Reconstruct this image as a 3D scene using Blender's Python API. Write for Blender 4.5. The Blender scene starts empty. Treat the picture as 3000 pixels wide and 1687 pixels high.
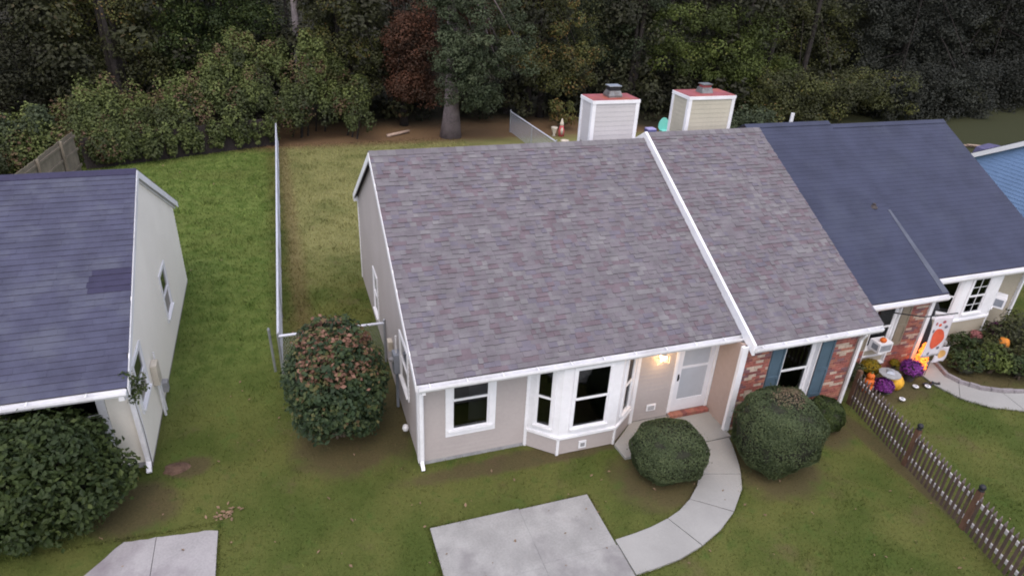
import bpy, bmesh, math, random
import numpy as np
from mathutils import Vector, Matrix

random.seed(7)
rng = np.random.default_rng(11)
scene = bpy.context.scene
COL = scene.collection
R = math.radians

# ------------------------------------------------------------------ camera
cam_data = bpy.data.cameras.new('camera')
cam = bpy.data.objects.new('camera', cam_data)
COL.objects.link(cam)
scene.camera = cam
CAM = Vector((-2.053, -10.728, 10.074))
PITCH, YAW, ROLL = R(27.81), R(20.14), R(3.06)
fwd = Vector((math.sin(YAW) * math.cos(PITCH), math.cos(YAW) * math.cos(PITCH), -math.sin(PITCH)))
rgt = Vector((math.cos(YAW), -math.sin(YAW), 0))
upv = rgt.cross(fwd)
r2 = rgt * math.cos(ROLL) + upv * math.sin(ROLL)
u2 = -rgt * math.sin(ROLL) + upv * math.cos(ROLL)
cam.matrix_world = Matrix(((r2.x, u2.x, -fwd.x, CAM.x), (r2.y, u2.y, -fwd.y, CAM.y), (r2.z, u2.z, -fwd.z, CAM.z), (0, 0, 0, 1)))
cam_data.sensor_width = 36
cam_data.lens = 36 * 1674.1 / 2576
cam_data.clip_end = 1500

# ------------------------------------------------------------------ world, sun, exposure (dull overcast evening)
SUN_EL, SUN_AZ = R(60), R(200)      # azimuth clockwise from +Y
world = bpy.data.worlds.new('World')
scene.world = world
world.use_nodes = True
wn = world.node_tree
wn.nodes.clear()
sky = wn.nodes.new('ShaderNodeTexSky')
sky.sky_type = 'NISHITA'
sky.sun_disc = False
sky.sun_elevation = SUN_EL
sky.sun_rotation = SUN_AZ
sky.air_density = 1.0
sky.dust_density = 4.0
sky.ozone_density = 1.5
bg = wn.nodes.new('ShaderNodeBackground')
bg.inputs[1].default_value = 0.12
wo = wn.nodes.new('ShaderNodeOutputWorld')
wn.links.new(sky.outputs[0], bg.inputs[0])
wn.links.new(bg.outputs[0], wo.inputs[0])
sun_data = bpy.data.lights.new('sun', 'SUN')
sun_data.energy = 1.5
sun_data.angle = R(175)
sun_data.color = (1.0, 0.94, 0.97)
sun = bpy.data.objects.new('sun', sun_data)
COL.objects.link(sun)
sd = Vector((math.sin(SUN_AZ) * math.cos(SUN_EL), math.cos(SUN_AZ) * math.cos(SUN_EL), math.sin(SUN_EL)))
sun.rotation_euler = sd.to_track_quat('Z', 'Y').to_euler()
sun.location = (0, 0, 60)
vs = scene.view_settings
vs.view_transform = 'Standard'
vs.look = 'None'
vs.exposure = 0.66
vs.gamma = 1.0
vs.use_curve_mapping = False
scene.cycles.use_denoising = True
scene.cycles.filter_width = 1.9
scene.cycles.max_bounces = 5
scene.cycles.diffuse_bounces = 3
scene.cycles.transparent_max_bounces = 12

# ------------------------------------------------------------------ material helpers
def new_mat(name):
    m = bpy.data.materials.new(name)
    m.use_nodes = True
    return m, m.node_tree, m.node_tree.nodes['Principled BSDF']

def node(nt, t, **kw):
    n = nt.nodes.new(t)
    for k, v in kw.items():
        if k.startswith('in_'):
            key = k[3:]
            n.inputs[int(key) if key.isdigit() else key].default_value = v
        else:
            setattr(n, k, v)
    return n

def c4(c): return (c[0], c[1], c[2], 1.0)

def mixc(nt, fac, a, b, mode='MIX'):
    n = nt.nodes.new('ShaderNodeMix')
    n.data_type = 'RGBA'
    n.blend_type = mode
    for sock, v in ((n.inputs[0], fac), (n.inputs[6], a), (n.inputs[7], b)):
        if hasattr(v, 'is_linked'): nt.links.new(v, sock)
        elif isinstance(v, (int, float)): sock.default_value = v
        else: sock.default_value = c4(v)
    return n.outputs[2]

def math_n(nt, op, a, b=None, c=None, clamp=False):
    n = nt.nodes.new('ShaderNodeMath')
    n.operation = op
    n.use_clamp = clamp
    for i, v in enumerate((a, b, c)):
        if v is None: continue
        if hasattr(v, 'is_linked'): nt.links.new(v, n.inputs[i])
        else: n.inputs[i].default_value = v
    return n.outputs[0]

def mrange(nt, v, a, b, lo=0.0, hi=1.0):
    n = nt.nodes.new('ShaderNodeMapRange')
    n.interpolation_type = 'SMOOTHSTEP'
    nt.links.new(v, n.inputs[0])
    for i, x in enumerate((a, b, lo, hi)): n.inputs[i + 1].default_value = x
    return n.outputs[0]

def noise(nt, vec, scale, detail=4, rough=0.55, dist=0.0):
    n = nt.nodes.new('ShaderNodeTexNoise')
    n.inputs['Scale'].default_value = scale
    n.inputs['Detail'].default_value = detail
    n.inputs['Roughness'].default_value = rough
    n.inputs['Distortion'].default_value = dist
    if vec is not None: nt.links.new(vec, n.inputs['Vector'])
    return n.outputs[0]

def mat(name, col, rough=0.7, var=0.12, vscale=3.0, fine=40.0, bump=0.0, metal=0.0, spec=0.3, stain=None, stain_amt=0.5):
    """paint / plastic / stone with broad and fine tonal variation"""
    m, nt, b = new_mat(name)
    geo = node(nt, 'ShaderNodeNewGeometry')
    n1 = noise(nt, geo.outputs['Position'], vscale, 5)
    n2 = noise(nt, geo.outputs['Position'], fine, 3)
    v = math_n(nt, 'ADD', math_n(nt, 'MULTIPLY', n1, 0.65), math_n(nt, 'MULTIPLY', n2, 0.35))
    lo = tuple(max(0, x * (1 - var * 1.6)) for x in col)
    hi = tuple(min(1, x * (1 + var * 1.6)) for x in col)
    c = mixc(nt, mrange(nt, v, 0.25, 0.75), lo, hi)
    if stain is not None:
        n3 = noise(nt, geo.outputs['Position'], vscale * 0.45, 6, 0.65)
        c = mixc(nt, mrange(nt, n3, 0.48, 0.68, 0, stain_amt), c, stain)
    nt.links.new(c, b.inputs['Base Color'])
    b.inputs['Roughness'].default_value = rough
    b.inputs['Metallic'].default_value = metal
    b.inputs['Specular IOR Level'].default_value = spec
    if bump > 0:
        bp = node(nt, 'ShaderNodeBump')
        bp.inputs['Strength'].default_value = bump
        bp.inputs['Distance'].default_value = 0.02
        nt.links.new(n2, bp.inputs['Height'])
        nt.links.new(bp.outputs[0], b.inputs['Normal'])
    return m

LEAF_K = {'dark_wood_leaf': 0.58, 'olive_leaf': 0.70, 'garden_leaf': 0.76, 'grey_green_leaf': 0.78, 'conifer_leaf': 0.75, 'yellow_green_leaf': 0.85, 'vine_leaf': 0.98, 'boxwood_leaf': 0.80, 'photinia_leaf': 0.85, 'russet_leaf': 0.72}
def leaf_mat(name, stops, rough=0.55, trans=0.25):
    m, nt, b = new_mat(name)
    at = node(nt, 'ShaderNodeAttribute', attribute_name='tint')
    rp = node(nt, 'ShaderNodeValToRGB')
    el = rp.color_ramp.elements
    while len(el) < len(stops): el.new(0.5)
    for e, (p, c) in zip(el, stops):
        e.position = p
        e.color = c4(tuple(x * LEAF_K.get(name, 0.85) for x in c))
    nt.links.new(at.outputs['Fac'], rp.inputs[0])
    nt.links.new(rp.outputs[0], b.inputs['Base Color'])
    b.inputs['Roughness'].default_value = rough
    b.inputs['Specular IOR Level'].default_value = 0.25
    tr = node(nt, 'ShaderNodeBsdfTranslucent')
    nt.links.new(rp.outputs[0], tr.inputs[0])
    mx = node(nt, 'ShaderNodeMixShader')
    mx.inputs[0].default_value = trans
    nt.links.new(b.outputs[0], mx.inputs[1])
    nt.links.new(tr.outputs[0], mx.inputs[2])
    nt.links.new(mx.outputs[0], nt.nodes['Material Output'].inputs[0])
    return m

def glass_mat(name, tint):
    m, nt, b = new_mat(name)
    nt.nodes.remove(b)
    t = node(nt, 'ShaderNodeBsdfTransparent')
    t.inputs[0].default_value = c4(tint)
    g = node(nt, 'ShaderNodeBsdfGlossy')
    g.inputs['Roughness'].default_value = 0.03
    g.inputs['Color'].default_value = (0.75, 0.78, 0.8, 1)
    f = node(nt, 'ShaderNodeFresnel')
    f.inputs[0].default_value = 1.45
    mx = node(nt, 'ShaderNodeMixShader')
    nt.links.new(f.outputs[0], mx.inputs[0])
    nt.links.new(t.outputs[0], mx.inputs[1])
    nt.links.new(g.outputs[0], mx.inputs[2])
    nt.links.new(mx.outputs[0], nt.nodes['Material Output'].inputs[0])
    return m

def emit_mat(name, col, strength):
    m, nt, b = new_mat(name)
    geo = node(nt, 'ShaderNodeNewGeometry')
    n1 = noise(nt, geo.outputs['Position'], 14, 3)
    c = mixc(nt, mrange(nt, n1, 0.4, 0.62), tuple(x * 0.45 for x in col), col)
    nt.links.new(c, b.inputs['Base Color'])
    nt.links.new(c, b.inputs['Emission Color'])
    b.inputs['Emission Strength'].default_value = strength
    return m

M = {}
M['trim'] = mat('white_trim', (0.80, 0.80, 0.83), 0.5, 0.05, 1.5, 9, stain=(0.5, 0.5, 0.5), stain_amt=0.25)
M['gutter'] = mat('white_gutter', (0.80, 0.80, 0.83), 0.4, 0.06, 2, 12, stain=(0.45, 0.43, 0.42), stain_amt=0.4)
M['siding'] = mat('beige_siding', (0.400, 0.361, 0.350), 0.6, 0.05, 0.8, 14, stain=(0.360, 0.315, 0.301), stain_amt=0.35)
M['siding_gable'] = M['siding']
M['siding_cream'] = mat('cream_siding', (0.865, 0.826, 0.742), 0.6, 0.03, 0.8, 14, stain=(0.783, 0.745, 0.653), stain_amt=0.4)
M['siding_tan'] = mat('tan_siding', (0.37, 0.33, 0.26), 0.6, 0.06, 0.9, 14, stain=(0.27, 0.24, 0.2), stain_amt=0.4)
M['siding_chim'] = mat('chimney_siding', (0.52, 0.50, 0.51), 0.6, 0.05, 0.9, 14)
M['siding_chim_y'] = mat('chimney_siding_yellow', (0.47, 0.44, 0.36), 0.6, 0.06, 0.9, 14)
M['siding_blue'] = mat('blue_siding', (0.22, 0.34, 0.58), 0.6, 0.06, 0.9, 10)
M['alcove'] = mat('alcove_panel', (0.40, 0.31, 0.27), 0.6, 0.06, 1.2, 14)
M['core'] = mat('wall_core', (0.3, 0.28, 0.26), 0.8, 0.08)
M['interior'] = mat('dim_interior', (0.10, 0.09, 0.085), 0.9, 0.1)
M['curtain'] = mat('grey_curtain', (0.30, 0.31, 0.34), 0.9, 0.1, 3)
M['glass'] = glass_mat('window_glass', (0.5, 0.5, 0.5))
M['dark_glass'] = mat('dark_glass', (0.012, 0.012, 0.016), 0.06, 0.2, spec=0.5)
M['door'] = mat('door_white', (0.72, 0.73, 0.78), 0.4, 0.04, 1.5, 9)
M['door_pane'] = mat('door_pane', (0.42, 0.45, 0.50), 0.12, 0.05, 1.2, 5, spec=0.5)
M['black'] = mat('black_metal', (0.02, 0.02, 0.025), 0.45, 0.2)
M['grey_metal'] = mat('galvanised_metal', (0.40, 0.42, 0.46), 0.4, 0.12, 4, 30, metal=0.6)
M['wire'] = mat('chain_wire', (0.42, 0.45, 0.52), 0.5, 0.12, 4, 30, metal=0.2)
M['rail_metal'] = mat('bright_galvanised', (0.62, 0.65, 0.74), 0.5, 0.08, 4, 30, metal=0.15)
M['grey_box'] = mat('grey_box', (0.22, 0.24, 0.28), 0.5, 0.1)
M['pvc'] = mat('white_pvc', (0.7, 0.7, 0.72), 0.45, 0.05)
M['rust_cap'] = mat('rusty_red_metal', (0.30, 0.075, 0.08), 0.5, 0.22, 3, 18, stain=(0.34, 0.10, 0.04), stain_amt=0.6)
M['flue'] = mat('flue_metal', (0.22, 0.22, 0.22), 0.4, 0.25, 6, 20, metal=0.5, stain=(0.11, 0.06, 0.04), stain_amt=0.6)
M['shutter_blue'] = mat('slate_blue_shutter', (0.075, 0.12, 0.16), 0.55, 0.08)
M['shutter_tan'] = mat('tan_shutter', (0.24, 0.21, 0.16), 0.6, 0.08)
M['mortar'] = mat('mortar', (0.34, 0.27, 0.24), 0.9, 0.12, 5, 50)
BR = [mat('brick_red', (0.30, 0.105, 0.085), 0.85, 0.2, 8, 60), mat('brick_dark', (0.20, 0.075, 0.07), 0.85, 0.2, 8, 60),
      mat('brick_orange', (0.33, 0.14, 0.10), 0.85, 0.2, 8, 60), mat('brick_buff', (0.46, 0.36, 0.29), 0.85, 0.2, 8, 60),
      mat('brick_plum', (0.19, 0.10, 0.11), 0.85, 0.2, 8, 60)]
SH = [mat('shingle_mauve', (0.142, 0.128, 0.143), 0.9, 0.14, 3, 70), mat('shingle_taupe', (0.151, 0.141, 0.153), 0.9, 0.14, 3, 70),
      mat('shingle_rose', (0.134, 0.106, 0.122), 0.9, 0.14, 3, 70), mat('shingle_slate', (0.130, 0.119, 0.145), 0.9, 0.14, 3, 70),
      mat('shingle_pale', (0.172, 0.163, 0.172), 0.9, 0.14, 3, 70)]
SH_EDGE = mat('shingle_cut_edge', (0.045, 0.038, 0.045), 0.95, 0.2, 8, 60)
SL = [mat('old_shingle_grey', (0.062, 0.065, 0.105), 0.9, 0.14, 2, 60, stain=(0.101, 0.108, 0.144), stain_amt=0.6),
      mat('old_shingle_dark', (0.059, 0.061, 0.100), 0.9, 0.14, 2, 60, stain=(0.097, 0.104, 0.138), stain_amt=0.6),
      mat('new_patch_shingle', (0.038, 0.036, 0.072), 0.9, 0.12, 4, 60)]
SD = mat('charcoal_shingle', (0.043, 0.049, 0.083), 0.92, 0.14, 1.2, 50, stain=(0.059, 0.068, 0.101), stain_amt=0.45)
M['concrete'] = mat('concrete', (0.293, 0.289, 0.281), 0.9, 0.14, 1.6, 25, bump=0.1, stain=(0.200, 0.191, 0.193), stain_amt=0.9)
M['concrete_clean'] = mat('walk_concrete', (0.306, 0.302, 0.290), 0.9, 0.06, 1.1, 30, bump=0.1, stain=(0.246, 0.242, 0.235), stain_amt=0.5)
M['concrete_old'] = mat('old_concrete', (0.315, 0.302, 0.307), 0.9, 0.14, 0.9, 25, bump=0.1, stain=(0.187, 0.162, 0.181), stain_amt=0.9)
M['edging'] = mat('grey_edging', (0.24, 0.22, 0.23), 0.9, 0.2, 4, 30)
M['wood_grey'] = mat('weathered_wood', (0.21, 0.18, 0.14), 0.9, 0.2, 2, 40)
M['wood_dark'] = mat('dark_wood', (0.042, 0.034, 0.033), 0.9, 0.25, 2, 40)
M['picket'] = mat('picket_wood', (0.093, 0.063, 0.051), 0.85, 0.22, 4, 40)
M['picket_end'] = mat('picket_pale', (0.221, 0.182, 0.176), 0.85, 0.15, 4, 40)
M['post_wood'] = mat('post_wood', (0.120, 0.064, 0.041), 0.85, 0.2, 4, 40)
M['rail_white'] = mat('rail_light', (0.50, 0.47, 0.46), 0.7, 0.1, 4, 40)
M['bark'] = mat('bark', (0.17, 0.14, 0.145), 0.95, 0.25, 2.5, 14, bump=0.6)
M['bark_pale'] = mat('pine_bark', (0.27, 0.235, 0.245), 0.95, 0.2, 2.5, 14)
M['bark_dark'] = mat('bark_dark', (0.034, 0.029, 0.027), 0.95, 0.3, 2.5, 14)
M['twig'] = mat('twig', (0.10, 0.075, 0.055), 0.9, 0.2)
M['log'] = mat('pale_log', (0.40, 0.30, 0.24), 0.9, 0.2, 4)
M['soil'] = mat('bare_soil', (0.10, 0.062, 0.045), 0.95, 0.3, 6, 40, bump=0.5)
M['dead_leaf'] = mat('dry_leaf', (0.21, 0.14, 0.09), 0.9, 0.3, 12)
M['pumpkin'] = mat('pumpkin_orange', (0.60, 0.13, 0.02), 0.5, 0.15, 6)
M['gold'] = mat('golden_yellow', (0.62, 0.33, 0.03), 0.6, 0.2, 8)
M['amber'] = mat('amber_orange', (0.58, 0.20, 0.025), 0.6, 0.2, 8)
M['stem'] = mat('pumpkin_stem', (0.12, 0.13, 0.04), 0.8, 0.2)
M['pot'] = mat('dark_pot', (0.06, 0.05, 0.05), 0.7, 0.2)
M['pot_grey'] = mat('grey_pot', (0.18, 0.19, 0.19), 0.7, 0.2)
M['flag'] = mat('flag_cloth', (0.62, 0.58, 0.62), 0.9, 0.06)
M['flag_orange'] = mat('flag_orange', (0.62, 0.10, 0.05), 0.9, 0.1)
M['flag_gold'] = mat('flag_gold', (0.60, 0.34, 0.12), 0.9, 0.1)
M['flag_red'] = mat('flag_red', (0.36, 0.10, 0.12), 0.9, 0.1)
M['flag_grey'] = mat('flag_grey', (0.16, 0.15, 0.18), 0.9, 0.1)
M['red'] = mat('toy_red', (0.50, 0.10, 0.11), 0.6, 0.15)
M['cream'] = mat('statue_cream', (0.55, 0.50, 0.42), 0.7, 0.15)
M['teal'] = mat('teal_plastic', (0.18, 0.55, 0.48), 0.4, 0.06)
M['blue_plastic'] = mat('blue_plastic', (0.09, 0.09, 0.28), 0.5, 0.15)
M['lilac_plastic'] = mat('lilac_plastic', (0.38, 0.36, 0.62), 0.5, 0.1)
M['tarp'] = mat('dark_tarp', (0.085, 0.08, 0.16), 0.7, 0.15)
M['stone_grey'] = mat('stone_grey', (0.30, 0.30, 0.31), 0.9, 0.15, 6)
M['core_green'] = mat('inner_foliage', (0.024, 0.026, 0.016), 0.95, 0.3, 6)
M['bulb'] = emit_mat('warm_bulb', (1.0, 0.62, 0.30), 14.0)
M['glow'] = emit_mat('glowing_orange', (1.0, 0.22, 0.025), 2.2)

LF = {
 'box': leaf_mat('boxwood_leaf', [(0, (0.056, 0.077, 0.037)), (0.5, (0.094, 0.125, 0.056)), (0.85, (0.141, 0.175, 0.078)), (1, (0.262, 0.175, 0.122))]),
 'holly': leaf_mat('photinia_leaf', [(0, (0.022, 0.038, 0.020)), (0.45, (0.045, 0.075, 0.034)), (0.68, (0.085, 0.115, 0.042)), (0.8, (0.17, 0.15, 0.06)), (0.9, (0.15, 0.075, 0.05)), (1, (0.33, 0.18, 0.13))]),
 'lush': leaf_mat('garden_leaf', [(0, (0.027, 0.046, 0.016)), (0.5, (0.059, 0.087, 0.024)), (0.85, (0.113, 0.148, 0.040)), (1, (0.169, 0.131, 0.056))]),
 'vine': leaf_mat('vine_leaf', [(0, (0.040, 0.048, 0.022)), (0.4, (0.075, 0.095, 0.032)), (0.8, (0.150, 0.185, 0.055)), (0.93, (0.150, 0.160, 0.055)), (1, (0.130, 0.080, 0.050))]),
 'olive': leaf_mat('olive_leaf', [(0, (0.045, 0.049, 0.025)), (0.5, (0.090, 0.100, 0.036)), (0.85, (0.160, 0.172, 0.047)), (1, (0.244, 0.154, 0.054))]),
 'grey': leaf_mat('grey_green_leaf', [(0, (0.029, 0.039, 0.021)), (0.5, (0.061, 0.081, 0.040)), (0.9, (0.107, 0.139, 0.073)), (1, (0.137, 0.160, 0.089))]),
 'yel': leaf_mat('yellow_green_leaf', [(0, (0.036, 0.048, 0.014)), (0.5, (0.075, 0.100, 0.022)), (0.9, (0.135, 0.175, 0.040)), (1, (0.190, 0.200, 0.050))]),
 'rus': leaf_mat('russet_leaf', [(0, (0.055, 0.034, 0.022)), (0.5, (0.105, 0.052, 0.032)), (1, (0.165, 0.072, 0.042))]),
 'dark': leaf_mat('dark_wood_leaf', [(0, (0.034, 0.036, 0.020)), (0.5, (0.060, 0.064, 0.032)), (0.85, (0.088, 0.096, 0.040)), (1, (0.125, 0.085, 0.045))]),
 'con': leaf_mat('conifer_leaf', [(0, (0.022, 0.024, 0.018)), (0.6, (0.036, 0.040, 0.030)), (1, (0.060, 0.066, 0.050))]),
 'purple': leaf_mat('purple_bloom', [(0, (0.12, 0.02, 0.15)), (0.5, (0.25, 0.04, 0.30)), (1, (0.36, 0.10, 0.42))]),
 'magenta': leaf_mat('magenta_bloom', [(0, (0.14, 0.02, 0.12)), (1, (0.28, 0.05, 0.24))]),
 'yellow': leaf_mat('yellow_bloom', [(0, (0.22, 0.15, 0.01)), (0.6, (0.40, 0.28, 0.02)), (1, (0.18, 0.18, 0.03))]),
 'pink': leaf_mat('pink_bloom', [(0, (0.40, 0.14, 0.15)), (1, (0.55, 0.25, 0.24))]),
}

# ------------------------------------------------------------------ object helpers
def tag(o, label=None, cat=None, group=None, kind=None):
    if label: o['label'] = label
    if cat: o['category'] = cat
    if group: o['group'] = group
    if kind: o['kind'] = kind
    return o

def thing(name, loc, label=None, cat=None, group=None, kind=None):
    o = bpy.data.objects.new(name, None)
    o.empty_display_size = 0.2
    o.location = loc
    COL.objects.link(o)
    o['wloc'] = tuple(loc)
    return tag(o, label, cat, group, kind)

def wloc(o):
    p = Vector((0, 0, 0))
    while o is not None:
        p += Vector(o.location)
        o = o.parent
    return p

class MB:
    """collects closed shapes, world coordinates"""
    def __init__(s): s.v, s.f, s.m = [], [], []
    def add(s, vs, fs, mi=0):
        b = len(s.v)
        s.v += [tuple(p) for p in vs]
        s.f += [tuple(b + i for i in f) for f in fs]
        s.m += [mi] * len(fs)
        return s
    def hexa(s, p, mi=0):
        """8 points: 4 of one face in order, 4 of the opposite face in the same order"""
        return s.add(p, [(0, 3, 2, 1), (4, 5, 6, 7), (0, 1, 5, 4), (1, 2, 6, 5), (2, 3, 7, 6), (3, 0, 4, 7)], mi)
    def box(s, x0, x1, y0, y1, z0, z1, mi=0):
        return s.hexa([(x0, y0, z0), (x1, y0, z0), (x1, y1, z0), (x0, y1, z0), (x0, y0, z1), (x1, y0, z1), (x1, y1, z1), (x0, y1, z1)], mi)
    def prism(s, poly, ext, mi=0):
        n = len(poly)
        e = Vector(ext)
        a = [Vector(p) for p in poly]
        vs = a + [p + e for p in a]
        fs = [tuple(range(n))[::-1], tuple(range(n, 2 * n))] + [(i, (i + 1) % n, n + (i + 1) % n, n + i) for i in range(n)]
        return s.add(vs, fs, mi)
    def tube(s, path, r, n=8, mi=0, cap=True):
        path = [Vector(p) for p in path]
        rs = r if isinstance(r, (list, tuple)) else [r] * len(path)
        vs, fs = [], []
        ref = None
        for i, p in enumerate(path):
            t = (path[min(i + 1, len(path) - 1)] - path[max(i - 1, 0)]).normalized()
            if ref is None:
                ref = Vector((1, 0, 0)) if abs(t.x) < 0.8 else Vector((0, 1, 0))
            a = (ref - t * ref.dot(t)).normalized()
            ref = a
            b = t.cross(a)
            for k in range(n):
                an = 2 * math.pi * (k + 0.5) / n
                vs.append(p + (a * math.cos(an) + b * math.sin(an)) * rs[i])
        for i in range(len(path) - 1):
            for k in range(n):
                fs.append((i * n + k, i * n + (k + 1) % n, (i + 1) * n + (k + 1) % n, (i + 1) * n + k))
        if cap:
            fs.append(tuple(range(n))[::-1])
            fs.append(tuple(range((len(path) - 1) * n, len(path) * n)))
        return s.add(vs, fs, mi)
    def lathe(s, c, prof, n=12, mi=0, lobes=0, amp=0.0):
        c = Vector(c)
        vs, fs = [], []
        for r, z in prof:
            for k in range(n):
                a = 2 * math.pi * k / n
                rr = r * (1 + amp * math.cos(lobes * a)) if lobes else r
                vs.append(c + Vector((rr * math.cos(a), rr * math.sin(a), z)))
        for i in range(len(prof) - 1):
            for k in range(n):
                fs.append((i * n + k, i * n + (k + 1) % n, (i + 1) * n + (k + 1) % n, (i + 1) * n + k))
        fs.append(tuple(range(n))[::-1])
        fs.append(tuple(range((len(prof) - 1) * n, len(prof) * n)))
        return s.add(vs, fs, mi)
    def build(s, name, mats, parent=None, smooth=False, origin=None):
        if not isinstance(mats, (list, tuple)): mats = [mats]
        me = bpy.data.meshes.new(name)
        if parent is not None:
            off = wloc(parent)
            loc = Vector((0, 0, 0))
        else:
            off = Vector(origin) if origin is not None else Vector((0, 0, 0))
            loc = off
        me.from_pydata([Vector(p) - off for p in s.v], [], s.f)
        for m_ in mats: me.materials.append(m_)
        if len(mats) > 1: me.polygons.foreach_set('material_index', s.m)
        bm = bmesh.new()
        bm.from_mesh(me)
        bmesh.ops.recalc_face_normals(bm, faces=bm.faces)
        bm.to_mesh(me)
        bm.free()
        if smooth: me.polygons.foreach_set('use_smooth', [True] * len(me.polygons))
        o = bpy.data.objects.new(name, me)
        o.location = loc
        COL.objects.link(o)
        if parent is not None: o.parent = parent
        return o

def box(name, m, parent, *a, **k): return MB().box(*a).build(name, m, parent, **k)

def mesh_np(name, verts, faces, mats, parent=None, tint=None, mi=None, kind=None, off=None):
    """fast mesh from numpy: faces (n,k)"""
    me = bpy.data.meshes.new(name)
    o_ = wloc(parent) if parent is not None else (Vector(off) if off is not None else Vector((0, 0, 0)))
    v = np.asarray(verts, dtype=np.float32) - np.array(o_, dtype=np.float32)
    f = np.asarray(faces, dtype=np.int32)
    k = f.shape[1]
    me.vertices.add(len(v))
    me.vertices.foreach_set('co', v.ravel())
    me.loops.add(f.size)
    me.loops.foreach_set('vertex_index', f.ravel())
    me.polygons.add(len(f))
    me.polygons.foreach_set('loop_start', np.arange(0, f.size, k, dtype=np.int32))
    me.polygons.foreach_set('loop_total', np.full(len(f), k, dtype=np.int32))
    for m_ in (mats if isinstance(mats, (list, tuple)) else [mats]): me.materials.append(m_)
    if mi is not None: me.polygons.foreach_set('material_index', np.asarray(mi, dtype=np.int32))
    if tint is not None:
        a = me.attributes.new('tint', 'FLOAT', 'POINT')
        a.data.foreach_set('value', np.asarray(tint, dtype=np.float32))
    me.polygons.foreach_set('use_smooth', np.zeros(len(f), dtype=bool))
    me.update(calc_edges=True)
    o = bpy.data.objects.new(name, me)
    COL.objects.link(o)
    if parent is not None: o.parent = parent
    else: o.location = o_
    if kind: o['kind'] = kind
    return o

# ------------------------------------------------------------------ foliage
def unit(n):
    v = rng.normal(size=(n, 3))
    return v / np.linalg.norm(v, axis=1, keepdims=True)

def leaves(pts, nrm, size, tint, aspect=0.55, fold=0.25, jit=0.55):
    """one folded leaf (4 verts, 1 quad) per point; returns verts, faces, tint"""
    n = len(pts)
    nr = nrm + unit(n) * jit
    nr /= np.linalg.norm(nr, axis=1, keepdims=True)
    a = np.cross(nr, unit(n))
    a /= np.linalg.norm(a, axis=1, keepdims=True) + 1e-9
    b = np.cross(nr, a)
    s = (size * (0.7 + 0.6 * rng.random(n)))[:, None] if np.ndim(size) else size * (0.7 + 0.6 * rng.random(n))[:, None]
    p0 = pts - a * s * 0.5
    p2 = pts + a * s * 0.5
    p1 = pts + b * s * aspect * 0.5 + nr * s * fold * 0.4
    p3 = pts - b * s * aspect * 0.5 + nr * s * fold * 0.4
    v = np.stack([p0, p1, p2, p3], 1).reshape(-1, 3)
    f = np.arange(4 * n).reshape(n, 4)
    return v, f, np.repeat(np.clip(tint, 0, 1), 4)

def clump_leaves(clumps, size, flat=0.8, droop=0.0):
    """clumps: (centre, radius, count, tint)"""
    P, N, T, S = [], [], [], []
    for c, r, n, t in clumps:
        d = unit(n)
        rad = r * (0.62 + 0.38 * rng.random(n) + 0.25 * (rng.random(n) > 0.93))[:, None]
        p = d * rad
        p[:, 2] *= flat
        if droop: p[:, 2] -= droop * (np.linalg.norm(p[:, :2], axis=1) / max(r, 1e-3)) * r
        P.append(np.array(c) + p)
        nn = d + np.array([0, -0.1, 0.75])
        N.append(nn / np.linalg.norm(nn, axis=1, keepdims=True))
        T.append(np.clip(t + rng.normal(0, 0.11, n), 0, 1))
        S.append(np.full(n, size * (0.8 + 0.4 * rng.random())))
    return leaves(np.concatenate(P), np.concatenate(N), np.concatenate(S), np.concatenate(T), aspect=0.65, jit=0.42)

def ellipsoid(mb, c, r, n=18, m=10, e=1.0, jit=0.0):
    c = Vector(c)
    prof = []
    vs, fs = [], []
    for i in range(m + 1):
        ph = -math.pi / 2 + math.pi * i / m
        for k in range(n):
            a = 2 * math.pi * k / n
            q = Vector((math.cos(ph) * math.cos(a), math.cos(ph) * math.sin(a), math.sin(ph)))
            q = Vector([math.copysign(abs(t) ** e, t) for t in q])
            j = 1 + random.uniform(-jit, jit)
            vs.append(c + Vector((q.x * r[0] * j, q.y * r[1] * j, q.z * r[2] * j)))
    for i in range(m):
        for k in range(n):
            fs.append((i * n + k, i * n + (k + 1) % n, (i + 1) * n + (k + 1) % n, (i + 1) * n + k))
    mb.add(vs, fs)
    return mb

def tri_noise(p, f):
    return np.sin(p[:, 0] * f + 1.3) * np.cos(p[:, 1] * f * 1.1 + 0.4) + 0.6 * np.sin(p[:, 2] * f * 1.7 + p[:, 0] * f * 0.6)

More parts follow.
